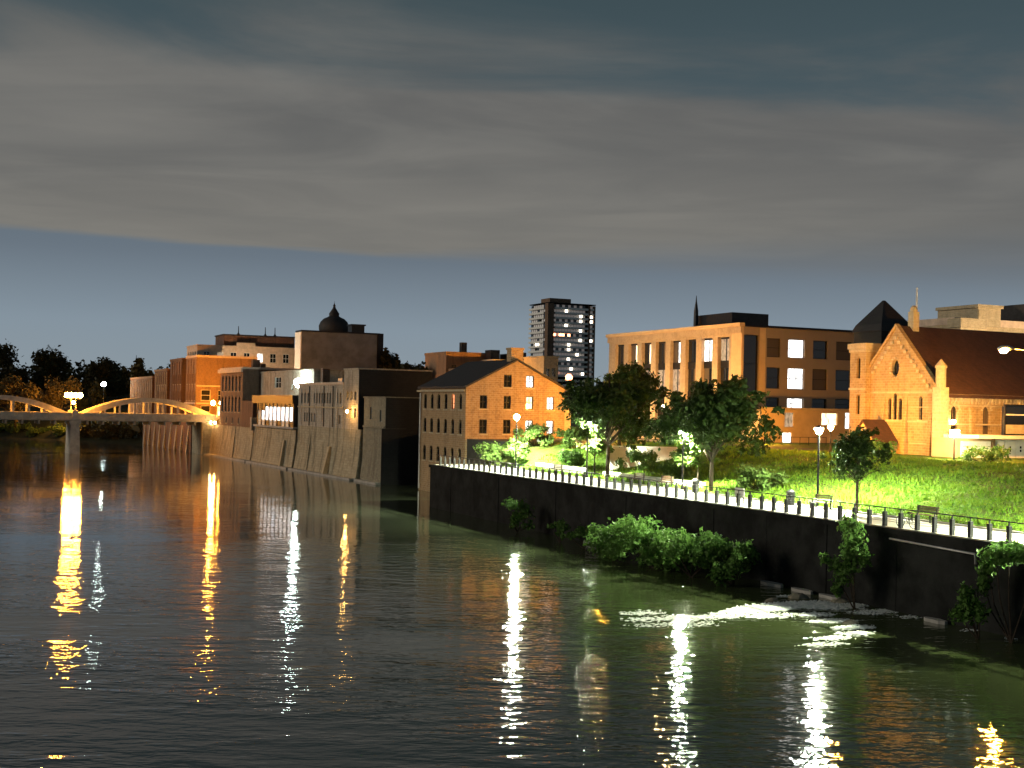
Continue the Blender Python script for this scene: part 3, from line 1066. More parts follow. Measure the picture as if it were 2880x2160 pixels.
# ------------------------------------------------------------------ long modern block
def modern():
    G = 7.0
    t_ = thing('flat_roofed_block', 'long flat roofed modern block with tall pilasters and big square windows', 'building', (88.5, 124.5, G))
    Ly, Lx, H_ = 32.5, 19.5, 14.3
    bays = [(2.6 + i * 3.66, 2.6 + i * 3.66 + 2.45) for i in range(8)]
    hw = [(a, b_, 2.2, 13.2, 'rect', 'glass') for a, b_ in bays]
    cols = [(.25, 2.45), (3.7, 5.75), (6.9, 9.4), (10.7, 13.0), (14.3, 16.9)]
    hs = [(cols[0][0], cols[0][1], 6.3, 13.35, 'rect', 'glass')]
    litc = 2
    for ci, (a, b_) in enumerate(cols[1:]):
        for r, (v0, v1) in enumerate(((10.75, 13.05), (6.9, 9.5), (4.5, 5.8))):
            p = 'room_bright' if ci == 1 else ('blind' if (ci + r) % 3 == 0 else 'glass')
            hs.append((a, b_, v0, v1, 'rect', p))
    m_ = MB()
    facade(m_, (0, 0, 0), (0, 1, 0), (-1, 0, 0), Ly, 0, H_, hw, .6)
    m_.build('street_wall', 'buff_brick', t_)
    m_ = MB()
    facade(m_, (0, 0, 0), (1, 0, 0), (0, -1, 0), Lx, 0, H_, hs, .3)
    facade(m_, (Lx, 0, 0), (0, 1, 0), (1, 0, 0), Ly, 0, H_, [], .3)
    facade(m_, (0, Ly, 0), (1, 0, 0), (0, 1, 0), Lx, 0, H_, [], .3)
    m_.build('end_wall', 'taupe_panel', t_)
    part_box('corner_pier', 'tan_panel', t_, (-.12, .2, -.12, 2.0, 0, 14.25))
    part_box('corner_pier', 'tan_panel', t_, (2.55, 3.4, -.14, -.003, 4.3, 14.25))
    # tall bays: each a stack of windows with dark spandrels
    for i, (a, b_) in enumerate(bays):
        mm = MB()
        for z0_, z1_ in ((2.2, 2.5), (5.4, 6.5), (9.4, 10.3), (12.95, 13.2)):
            mm.box(.44, .56, a, b_, z0_, z1_)
        mm.box(.42, .57, (a + b_) / 2 - .05, (a + b_) / 2 + .05, 2.2, 13.2)
        w = mm.build('window_bay', 'dark_metal', t_)
        for r, (z0_, z1_) in enumerate(((2.5, 5.4), (6.5, 9.4), (10.3, 12.95))):
            for s_ in (0, 1):
                u0, u1 = (a, (a + b_) / 2 - .05) if s_ == 0 else ((a + b_) / 2 + .05, b_)
                lit = {(1, 2): 'room_white', (5, 2): 'room_warm', (3, 2): 'room_white', (6, 2): 'room_warm', (3, 1): 'room_dim', (7, 1): 'room_dim', (0, 2): 'room_dim', (5, 1): 'room_dim', (4, 1): 'room_dim'}.get((i, r))
                p = lit if lit and (s_ == 0 or lit == 'room_dim' or i in (1,)) else ('glass' if (i + r + s_) % 3 else 'blind')
                part_box('pane', p, w, (.5, .54, u0, u1, z0_, z1_))
    for h in hs:
        window(t_, (0, 0, 0), (1, 0, 0), (0, -1, 0), h, .3, .07, (0, 1), 'dark_metal', False)
    part_box('roof', 'dark_roof', t_, (.3, Lx - .3, .3, Ly - .3, 13.9, 14.1))
    part_box('roof_edge', 'tan_panel', t_, (-.45, .3, -.12, Ly + .3, 14.303, 14.75))
    part_box('roof_edge', 'dark_metal', t_, (.302, Lx + .3, -.3, .3, 14.303, 14.55))
    part_box('cornice', 'buff_brick', t_, (-.25, -.003, -.1, Ly + .1, 13.5, 14.3))
    part_box('penthouse', 'dark_metal', t_, (6.2, 12, 11, 19.5, 14.1, 17.0))
    mm = MB()
    mm.lathe([(.38, 14.1), (.3, 17.6), (.10, 18.9), (.03, 19.7)], (5.6, 18.6, 0), 8)
    mm.build('spire', 'dark_metal', t_)
    # podium
    pw_ = [(3.5, 4.9, 2.3, 4.0, 'rect', 'room_dim'), (9.0, 11.4, 2.6, 4.0, 'rect', 'room_warm'), (12.6, 13.4, 2.2, 4.1, 'rect', 'room_white'), (3.2, 4.6, .1, 1.6, 'rect', 'room_white')]
    m_ = MB()
    facade(m_, (0, -4, 0), (1, 0, 0), (0, -1, 0), 14, -.5, 4.35, pw_, .25)
    facade(m_, (0, -4, 0), (0, 1, 0), (-1, 0, 0), 3.997, -.5, 4.35, [], .25)
    facade(m_, (14, -4, 0), (0, 1, 0), (1, 0, 0), 3.997, -.5, 4.35, [], .25)
    m_.box(.05, 13.95, -3.95, -.01, 4.1, 4.3)
    pod = m_.build('podium', 'tan_panel', t_)
    for h in pw_:
        window(pod, (0, -4, 0), (1, 0, 0), (0, -1, 0), h, .25, 0)
    part_box('podium_edge', 'pale_stone', t_, (-.1, 14.1, -4.12, -3.9, 4.352, 4.6))


modern()
t_ = thing('garden_railing', 'thin dark garden railing at the foot of the tan podium', 'railing', (80.5, 110.5, 7.2))
for i in range(9):
    part_box('post', 'dark_metal', t_, (i * 1.2 - .03, i * 1.2 + .03, -.03, .03, 0, 1.1))
part_box('top_rail', 'dark_metal', t_, (-.05, 9.65, -.035, .035, 1.1, 1.15))

# ------------------------------------------------------------------ gabled stone mill
G = 0.0
fw_ = []
for i, c in enumerate((2.3, 5.45, 8.45, 11.3)):
    fw_.append((c - .5, c + .5, 7.75, 9.45, 'rect', ('glass', 'glass', 'room_white', 'room_white')[i]))
    fw_.append((c - .48, c + .48, 10.75, 12.35, 'rect', ('glass', 'glass', 'room_warm', 'room_white')[i]))
for i, c in enumerate((5.45, 8.45)):
    fw_.append((c - .52, c + .52, 13.4 + .0, 14.9, 'rect', ('glass', 'room_white')[i]))
sw_ = []
for i in range(6):
    y = 1.2 + i * 2.35
    for r, (a, b_) in enumerate(((10.6, 12.5), (7.6, 9.4), (4.0, 5.9))):
        p = 'room_red' if (i == 1 and r == 0) else 'glass'
        sw_.append((y, y + 1.0, a, b_, 'arch', p))
gm = building('stone_mill', 'tan stone mill with a broad gable and mixed lit windows above the planting', (57.8, 137, 0), 13.3, 15.3, 13.3, 'limestone',
              {'S': fw_, 'W': sw_}, 0, 'gableS', 'slate', 3.35, .3, frame=.09, bars=(1, 1), fmat='dark_metal', z0=-1.2)
part_box('chimney', 'limestone', gm, (6.0, 7.6, .3, 1.6, 16.2, 18.0), (5.9, 7.7, .2, 1.7, 18.003, 18.25))
part_box('eave_board', 'pale_stone', gm, (-.42, -.30, -.3, 15.6, 12.75, 12.98))
m_ = MB().tube([(-.15, 14.9, 0.2), (-.15, 14.9, 12.6)], [.09, .09], 8)
m_.build('downpipe', 'galvanised', gm)
part_box('side_wing', 'pale_stone', gm, (13.31, 15.2, 2, 10, 5.5, 11.6))

# ------------------------------------------------------------------ mills standing in the river
ROT = R(2.6)
xl = lambda y: 56.4 - (y - 164) * .0454


def river_wall(label, y0, y1, top, mat='river_stone', steps=5, rake=.65):
    """battered foundation rising from the water"""
    t_ = thing('foundation_wall', label, 'wall', (xl(y0), y0, 0), ROT, 'foundation walls in the river')
    L = (y1 - y0) / math.cos(ROT)
    m_ = MB()
    n_ = max(3, int(L / 2))
    vs_, fs_ = [], []
    prof = [(-rake - .2, -1.2), (-rake * .75, 1.2), (-rake * .4, 3.2), (-rake * .15, 5.0), (0, top)]
    for j in range(n_ + 1):
        for k, (dx_, z) in enumerate(prof):
            vs_.append((dx_ + random.uniform(-.06, .06), L * j / n_, z))
    for j in range(n_):
        for k in range(4):
            a = j * 5 + k
            fs_.append((a, a + 1, a + 6, a + 5))
    m_.add(vs_, fs_)
    m_.poly([(3, 0, -1.2)] + [(p[0], 0, p[1]) for p in prof] + [(3, 0, top)])
    m_.poly([(3, L, -1.2)] + [(p[0], L, p[1]) for p in prof] + [(3, L, top)])
    m_.poly([(0, 0, top), (3, 0, top), (3, L, top), (0, L, top)])
    m_.build('masonry', mat, t_)
    part_box('footing', 'concrete', t_, (-rake - .95, -rake * .8, 0, L, -1, .28))
    return t_, L


river_wall('narrow stone foundation below the small grey block beside the black tower', 162.0, 170.4, 7.7, 'grey_stone', rake=.4)
part_box('end_shade', 'dark_shade_stone', bpy.data.objects['foundation_wall'], (-.62, 5.2, -.16, -.02, -1.1, 7.69))  # near-black sheet added so the lamp-lit foundation end looks shaded
f2, L2 = river_wall('broad stained stone foundation below the lit mill with small windows', 171.6, 200.6, 7.3)
f3, L3 = river_wall('stained stone foundation below the glowing glazed pavilion', 201.6, 226.0, 6.6)
f4, L4_ = river_wall('brown stone foundation beside the right end of the bridge', 226.6, 257.5, 6.3)
mm = MB()
mm.prism([(-1.5, 12, 0), (-.5, 12, 4.4), (-.1, 12, 4.4), (-.2, 12, 0)], (0, .9, 0))
mm.build('raking_buttress', 'pale_stone', f2)
mm = MB()
mm.prism([(-1.2, 5, 0), (-.45, 5, 4.6), (-.1, 5, 4.6), (-.2, 5, 0)], (0, .8, 0))
mm.build('raking_buttress', 'pale_stone', f3)
for f, ys_ in ((f4, (12,)), (f2, (22.,))):
    for y_ in ys_:
        mm = MB()
        mm.prism([(-.85, y_, -.5), (-.12, y_, 6.2), (.1, y_, 6.2), (.1, y_, -.5)], (0, .5, 0))
        mm.build('pilaster', 'river_stone', f)

wA = [(.9 + i * 1.6, .9 + i * 1.6 + .8, 11.6, 12.9, 'arch', 'glass') for i in range(3)] + [(.9 + i * 1.6, .9 + i * 1.6 + .8, 8.9, 10.4, 'arch', 'glass') for i in range(3)]
building('mill_tower', 'tall mill block with one lit stone face and a black windowless end wall', (xl(172.8), 172.8, 0), 11.5, 6.1, 16.0, 'mill_stone',
         {'W': wA}, ROT, 'flat', par=.25, frame=.05, sill=False, z0=0.)
part_box('shade_panel', 'dark_shade_stone', bpy.data.objects['mill_tower'], (.05, 11.5, -.12, -.004, 0, 16.05))  # black panel: shade on the unlit end wall painted as stone
wB = [(1.5, 2.1, 8.6, 10.2, 'rect', 'glass'), (5.2, 5.8, 8.9, 10.6, 'rect', 'glass')]
tb = building('stone_outbuilding', 'small grey stone block on the river in front of the black tower', (xl(162.2), 162.2, 0), 5.2, 8.2, 11.9, 'grey_stone',
              {'W': wB}, ROT, 'flat', par=.2, frame=.05, sill=False, z0=7.7)
part_box('shade_panel', 'dark_shade_stone', tb, (.02, 5.2, -.14, -.004, -1, 11.95))  # shade of this end put in as a near-black panel
part_box('string_course', 'grey_stone', tb, (-.2, -.003, 0, 8.2, 7.72, 8.0))
# lit mill with small windows
wm = row(.9, 2, 1.5, .75, 11.0, 12.7, 'arch') + row(5.6, 7, 1.25, .66, 11.0, 12.7, 'arch') + row(16.2, 3, 1.6, .7, 11.0, 12.7, 'arch')
wm += row(13.0, 5, 1.2, .62, 8.0, 9.5, 'arch') + [(1.2, 2.0, 7.9, 9.3, 'rect', 'glass')]
m2 = building('window_mill', 'amber lit stone mill with a row of narrow arched windows between pavilion and tower', (xl(179.1), 179.1, 0), 12, 21.6, 13.9, 'mill_stone',
              {'W': wm}, ROT, 'flat', par=.35, frame=.05, sill=False, z0=7.28, cornice='stucco_cream')
for y_ in (4.4, 8.6, 15.6):
    m_ = MB().tube([(-.12, y_, 7.4), (-.12, y_, 13.7)], [.08, .08], 6)
    m_.build('downpipe', 'dark_metal', m2)
part_box('roof_vent', 'dark_metal', m2, (4, 6, 3, 5, 13.8, 16.2))
part_box('roof_vent', 'galvanised', m2, (3, 4, 9, 11, 13.8, 15))
part_box('chimney', 'brown_brick', m2, (2.2, 3.4, 16, 17.1, 13.8, 16.6))
part_box('ledge', 'pale_stone', m2, (-.22, -.003, .2, 21.4, 10.3, 10.5))
for y_ in (2.6, 12.4, 19.8):
    MB().tube([(-.14, y_, 7.3), (-.14, y_, 10.2), (-.3, y_, 10.6), (-.14, y_, 10.8), (-.14, y_, 13.4)], [.06] * 5, 6).build('downpipe', 'galvanised', m2)
# glazed pavilion
t_ = thing('glazed_pavilion', 'brightly lit glazed pavilion with a dark roof overhanging the river wall', 'building', (xl(201.2), 201.2, 6.62), ROT)
L = 23.6
part_box('floor', 'concrete', t_, (-.7, 8, 0, L, 0, .35))
part_box('roof', 'dark_metal', t_, (-.9, 8, -.1, L + .2, 4.2, 5.6))
part_box('back_wall', 'stucco_cream', t_, (6.5, 7, 0, L, .352, 4.198))
part_box('end_wall', 'dark_metal', t_, (-.5, 6.49, 0, .25, .352, 4.198))
for i in range(10):
    y_ = .3 + i * 2.32
    part_box('mullion', 'dark_metal', t_, (-.6, -.38, y_ - .22, y_ + .22, .352, 4.198))
    if i < 9:
        part_box('window', ['room_bright', 'room_white', 'room_bright', 'room_white', 'room_cool', 'room_white', 'room_bright', 'room_white', 'room_dim'][i], t_, (-.48, -.44, y_ + .09, y_ + 2.23, 1.25, 3.6 if i < 7 else 2.9))
        part_box('sill_panel', 'white_paint' if i % 3 else 'dark_metal', t_, (-.48, -.44, y_ + .09, y_ + 2.23, .352, 1.24))
        part_box('fascia', 'dark_metal', t_, (-.48, -.44, y_ + .09, y_ + 2.23, 3.605 if i < 7 else 2.905, 4.198))
part_box('rail', 'dark_metal', t_, (-.78, -.72, 0, L, 1.3, 1.36), (-.77, -.73, 0, L, .9, .93))
# terrace house over the pavilion, with the white lamp
wq = [(10.4, 14.2, 13.6, 15.6, 'rect', 'glass'), (3.2, 4.2, 13.2, 14.2, 'rect', 'glass')]
th_ = building('terrace_house', 'brown rendered block with one wide dark window behind the glazed pavilion', (xl(202) + 3, 202, 0), 10, 31, 16.4, 'mill_stone',
               {'W': [(a + 8, b_ + 8, c, d, e, f) for a, b_, c, d, e, f in wq]}, ROT, 'flat', par=.3, frame=.06, z0=6.5)
t_ = thing('bracket_lamp', 'large round white lamp on a bracket above the glazed pavilion', 'lamp', (xl(206) + 2.95, 206.5, 14.2), ROT)
MB().tube([(0, 0, 1.1), (-.8, 0, 1.25), (-1.2, 0, .95)], [.05, .05, .05], 6).build('bracket', 'dark_metal', t_)
MB().lathe([(.16, -.7), (.35, -.5), (.72, .1), (.76, .4), (.55, .78), (.15, .93)], (-1.2, 0, 0), 14).build('lens', 'lamp_cool', t_, True)
# tall narrow mill by the bridge
w1_ = []
for i in range(6):
    for (a, b_) in ((13.0, 16.0), (9.0, 12.0)):
        w1_.append((1.6 + i * 2.5, 2.7 + i * 2.5, a, b_, 'arch', 'glass'))
w1_ += row(2, 3, 4.5, .8, 6.8, 7.9, 'rect', 'room_dim')
m1 = building('corner_mill', 'tall narrow windowed brick mill standing at the bridge end', (xl(234.6), 234.6, 0), 12, 16.6, 17.2, 'brown_brick', {'W': w1_}, ROT, 'flat',
              par=.4, frame=.06, z0=6.25, cornice='stucco_cream')
part_box('cornice', 'stucco_cream', m1, (-.5, -.124, -.3, 16.9, 16.6, 17.3))
part_box('chimney', 'brown_brick', m1, (3, 4.4, 4, 5.2, 17.2, 19.2), (6, 7, 9, 10, 17.2, 18.6))
part_box('low_wing', 'red_brick', m1, (-.1, 4, -7.5, -.01, 6.25, 11.2))
part_box('buttress_pier', 'mill_stone', m1, (-.6, .6, -8.6, -7.6, 5.8, 8.2))
# added lantern, no known source here: warms the river face of the tower
t_ = thing('added_lantern', 'small amber lantern on the river face of the tall mill block', 'lamp', (xl(175) - .05, 174.8, 9.9), ROT)
part_box('bracket', 'dark_metal', t_, (-.9, -.02, -.03, .03, .25, .31))
MB().lathe([(.08, -.22), (.17, -.1), (.17, .12), (.05, .24)], (-.9, 0, 0), 10).build('lens', 'lamp_lantern', t_, True)

# ------------------------------------------------------------------ brick buildings above the bridge end
def brick_row():
    spec = [  # name,label,loc,wx,wy,h,mat
        ('corner_shop', 'tall orange lit brick block directly behind the lamps at the bridge end', (51.6, 271.5, 6.8), 13, 12.5, 13.6, 'orange_brick', 'stucco_cream'),
        ('brick_store', 'brown brick block just left of the orange lit block above the bridge', (50.8, 284.4, 6.8), 12, 15.5, 13.3, 'brown_brick', 'brown_brick'),
        ('brick_store', 'red brick block with pale columns above the middle of the bridge arch', (50.2, 300.2, 6.8), 12, 18.5, 11.2, 'red_brick', 'orange_brick'),
        ('brick_store', 'low red brick block at the far left of the brick row above the bridge', (49.8, 319.2, 6.8), 14, 38, 9.7, 'red_brick', 'orange_brick')]
    for i, (n_, lb, loc, wx, wy, h, mt, co) in enumerate(spec):
        nw = int(wy // 3.1)
        W = []
        for r, v0 in enumerate((.7, 4.3, 7.9)):
            if v0 + 2.2 > h - .8:
                continue
            for k in range(nw):
                pane = 'glass'
                if (k * 7 + r * 3 + i) % 9 == 0:
                    pane = 'room_dim'
                W.append((.8 + k * 3.0, 2.3 + k * 3.0, v0, v0 + 2.2, 'arch' if r == 1 else 'rect', pane))
        S_ = []
        if i == 0:
            for k in range(3):
                S_ += [(1.0 + k * 3.6, 3.0 + k * 3.6, 4.3, 6.6, 'rect', 'glass'), (1.0 + k * 3.6, 3.0 + k * 3.6, .5, 3.2, 'rect', 'room_warm' if k == 1 else 'glass')]
        o = building(n_, lb, loc, wx, wy, h, mt, {'W': W, 'S': S_}, 0, 'flat', par=.5, frame=.08, cornice=co, group='brick blocks above the bridge', bars=(0, 1))
        for k in range(nw + 1):
            y_ = .15 + k * 3.0
            if y_ + .5 < wy:
                part_box('pilaster', 'mill_stone' if i > 1 else mt, o, (-.16, -.003, y_, y_ + .45, 0, h - .3))
        part_box('shop_cornice', 'stucco_cream', o, (-.35, -.17, 0, wy, 3.5, 3.85))
        if i == 0:
            part_box('shop_cornice', 'stucco_cream', o, (0, wx, -.3, -.004, 3.5, 3.85))
            part_box('string_course', 'stucco_cream', o, (0, wx, -.2, -.004, 7.3, 7.6))


brick_row()
# hipped dark roof behind the row
t_ = thing('dark_roof_house', 'dark hipped roof showing behind the low brick blocks', 'building', (62, 318, 7))
part_box('wall', 'brown_brick', t_, (0, 14, 0, 40, 0, 11.2))
mm = MB()
mm.frust((-.6, 14.6, -.6, 40.6), 11.203, (5, 9, 8, 32), 13.6)
mm.build('roof', 'slate', t_)
# cream hotel with attic block
wh = row(1.5, 7, 3.2, 1.5, 13.6, 15.8, 'rect', 'glass', {1: 'room_dim', 4: 'room_white'}) + row(1.5, 7, 3.2, 1.5, 10.0, 12.2, 'rect', 'glass')
whW = row(1.5, 4, 2.8, 1.3, 13.6, 15.8)
ht = building('cream_hotel', 'cream rendered block with a dark attic storey rising behind the mills', (56.8, 299, 7), 24, 13, 17.0, 'stucco_cream', {'S': wh, 'W': whW}, 0, 'flat', par=.4, frame=.08)
part_box('attic', 'red_brick', ht, (6.5, 23.8, 1.2, 11, 16.9, 19.9))
part_box('attic_roof', 'dark_roof', ht, (6.3, 24.0, 1.0, 11.2, 19.903, 20.2))
for x in (10.6, 17.2, 19.6):
    MB().lathe([(.5, 20.2), (.12, 20.8), (.08, 22.4)], (x, 4, 0), 8).build('roof_vent', 'dark_metal', ht)
part_box('pediment', 'stucco_cream', ht, (9.3, 13.8, -.3, -.004, 15.9, 18.2))
# tall blank grey block
t_ = thing('grey_tower_block', 'tall blank grey concrete block with a pale left edge', 'building', (76.6, 279, 7))
part_box('wall', 'grey_concrete', t_, (0, 19, 0, 5, 0, 20.4))
part_box('lit_edge_strip', 'white_paint', t_, (-.25, -.004, .1, 4.9, 0, 20.3))  # light on the left side put into the colour as white
part_box('parapet', 'dark_metal', t_, (-.15, 18.8, -.12, 5.1, 20.403, 20.75))
part_box('panel_joint', 'concrete', t_, (.2, 18.8, -.06, -.003, 9.9, 10.0))
part_box('panel_joint', 'concrete', t_, (.2, 18.8, -.06, -.003, 5.0, 5.1))
part_box('dark_strip', 'dark_metal', t_, (18.1, 19.6, -.3, 5, 0, 20.7))  # full-height dark strip at the right edge
part_box('plant_room', 'dark_metal', t_, (12.2, 15.3, 1, 4, 20.76, 22.4), (12, 15.6, .8, 4.2, 22.403, 22.7))
# domed hall
t_ = thing('domed_hall', 'black onion shaped cupola with finial on a hall behind the grey block', 'cupola', (91.1, 302, 7))
part_box('hall', 'brown_brick', t_, (-9, 9, -5, 9, 0, 17.8))
dz_ = lambda pr: [(q_[0] * 1.12, 17.8 + (q_[1] - 17.8) * .76) for q_ in pr]
MB().lathe(dz_([(3.9, 17.8), (3.9, 20.5), (4.2, 21.4), (3.6, 22.3), (3.1, 23.0)]), n_=8).build('drum', 'slate', t_)
MB().lathe(dz_([(3.1, 23.0), (3.35, 24.0), (3.4, 25.2), (3.0, 26.6), (2.3, 27.6), (1.5, 28.1), (1.1, 28.5), (1.15, 29.3), (.75, 30.2), (.4, 31.0), (.25, 31.6)]), n_=16).build('dome', 'slate', t_, True)
MB().lathe(dz_([(.2, 31.6), (.34, 31.9), (.2, 32.2), (.05, 32.8), (.03, 33.4)]), n_=8).build('finial', 'slate', t_)

# ------------------------------------------------------------------ bridge
def bridge():
    t_ = thing('arch_bridge', 'pale concrete bowstring arch bridge crossing the river', 'bridge', (0, 258.5, 0))
    Wd = 9.0
    part_box('deck', 'bridge_concrete', t_, (-60, 53.5, .3, Wd - .3, 6.6, 7.25))
    part_box('edge_beam', 'bridge_concrete', t_, (-60, 53.5, -.2, .297, 6.75, 7.35), (-60, 53.5, Wd - .297, Wd + .2, 6.75, 7.35))
    for yy in (-.15, Wd - .05):
        m_ = MB()
        m_.box(-60, 53.5, yy, yy + .2, 8.02, 8.18)
        m_.build('parapet_rail', 'bridge_concrete', t_)
        for k in range(37):
            x = -58.5 + k * 3.05
            part_box('parapet_panel', 'bridge_concrete', t_, (x + .22, x + 2.83, yy + .05, yy + .15, 7.352, 8.018))
            part_box('parapet_post', 'bridge_concrete', t_, (x - .2, x + .2, yy - .04, yy + .24, 7.352, 8.018))
    for cx in (39.9, 11.5, -16.9):
        hs = 12.9
        for yy in (.35, Wd - 1.15):
            m_ = MB()
            n_ = 26
            vs_, fs_ = [], []
            for k in range(n_ + 1):
                s_ = -1 + 2 * k / n_
                zc = 7.4 + 3.55 * (1 - s_ * s_)
                thk = .42 + .18 * abs(s_)
                slope = -2 * 3.55 * s_ / hs
                nl = math.hypot(1, slope)
                nx, nz = -slope / nl, 1 / nl
                for sg in (-1, 1):
                    for y2 in (yy, yy + .8):
                        vs_.append((cx + s_ * hs + nx * sg * thk, y2, zc + nz * sg * thk))
            for k in range(n_):
                a, b_ = k * 4, k * 4 + 4
                fs_ += [(a, a + 1, b_ + 1, b_), (a + 2, b_ + 2, b_ + 3, a + 3), (a, b_, b_ + 2, a + 2), (a + 1, a + 3, b_ + 3, b_ + 1)]
            fs_ += [(0, 2, 3, 1), (n_ * 4, n_ * 4 + 1, n_ * 4 + 3, n_ * 4 + 2)]
            m_.add(vs_, fs_)
            m_.build('arch_rib', 'bridge_concrete', t_)
            for k in range(-3, 4):
                x = cx + k * 2.85
                zt = 7.4 + 3.55 * (1 - ((x - cx) / hs) ** 2) - .38
                part_box('hanger', 'bridge_concrete', t_, (x - .17, x + .17, yy + .25, yy + .55, 7.26, zt))
    fb = MB().box(-.2, .2, .3, Wd - .3, 5.9, 6.598).prism([(-.15, -.2, 6.74), (-.15, .29, 6.74), (-.15, .29, 5.95)], (.3, 0, 0)).mesh('floor_beam')
    for k in range(36):
        o = link('floor_beam', fb, 'bridge_concrete', t_)
        o.location = (-56 + k * 3.0, 0, 0)
    for x in (25.7, -2.7, -31):
        m_ = MB()
        m_.frust((x - 1.0, x + 1.0, -.2, Wd + .2), -1.2, (x - .8, x + .8, .1, Wd - .1), 5.9)
        m_.box(x - 1.1, x + 1.1, -.1, Wd + .1, 5.903, 6.597)
        m_.build('pier', 'bridge_concrete', t_)
        for yy in (-.3, Wd - .3):
            part_box('pedestal', 'bridge_concrete', t_, (x - .55, x + .55, yy, yy + .6, 7.353, 8.6))
    part_box('abutment', 'river_stone', t_, (50.2, 54.5, -1.5, Wd + 1, -1.2, 6.59))


bridge()


def bridge_lamp(label, loc):
    t_ = thing('bridge_lamp', label, 'lamp', loc, 0, 'twin globe lamps on the bridge')
    MB().lathe([(.22, 0), (.16, .3), (.09, .5), (.08, 2.4), (.13, 2.5)], n_=10).build('pole', 'bridge_concrete', t_, True)
    MB().tube([(-.85, 0, 2.55), (-.8, 0, 2.3), (0, 0, 2.35), (.8, 0, 2.3), (.85, 0, 2.55)], [.05] * 5, 6).build('crossarm', 'dark_metal', t_)
    for s_ in (-1, 1):
        MB().lathe([(.1, 2.55), (.33, 2.68), (.46, 2.98), (.42, 3.25), (.25, 3.45), (.06, 3.55)], (s_ * .85, 0, 0), 12).build('globe', 'lamp_bridge', t_, True)
    return t_


bridge_lamp('twin orange globe lamp on the near parapet above the bridge pier', (25.7, 258.5, 8.6))
bridge_lamp('twin orange globe lamp on the far parapet above the bridge pier', (25.7, 267.2, 8.6))
bridge_lamp('twin orange globe lamp at the right end of the bridge beside the mill', (53.4, 258.3, 7.6))
for k, (x, y, lb) in enumerate(((53.9, 256.9, 'small white light low on the corner of the mill beside the bridge end'), (54.0, 253.5, 'second small white light right of the bridge end on the mill wall'))):
    t_ = thing('wall_light', lb, 'lamp', (xl(y) - .1, y, 6.6))
    part_box('back_plate', 'dark_metal', t_, (-.05, .1, -.12, .12, -.2, .2))
    MB().lathe([(.05, -.25), (.18, -.1), (.18, .2), (.06, .3)], (-.25, 0, 0), 10).build('lens', 'lamp_small', t_, True)
# river wall above the bridge
t_ = thing('upstream_wall', 'red brown masonry river wall seen under the bridge deck', 'wall', (50.4, 268, 0), R(2.0))
part_box('masonry', 'red_brick', t_, (-.4, 1.5, 0, 54, -1.2, 6.6))
for k in range(9):
    mm = MB()
    mm.prism([(-1.0, 2 + k * 6, -.5), (-.45, 2 + k * 6, 5.6), (-.401, 2 + k * 6, 5.6), (-.401, 2 + k * 6, -.5)], (0, 1.0, 0))
    mm.build('buttress', 'mill_stone', t_)

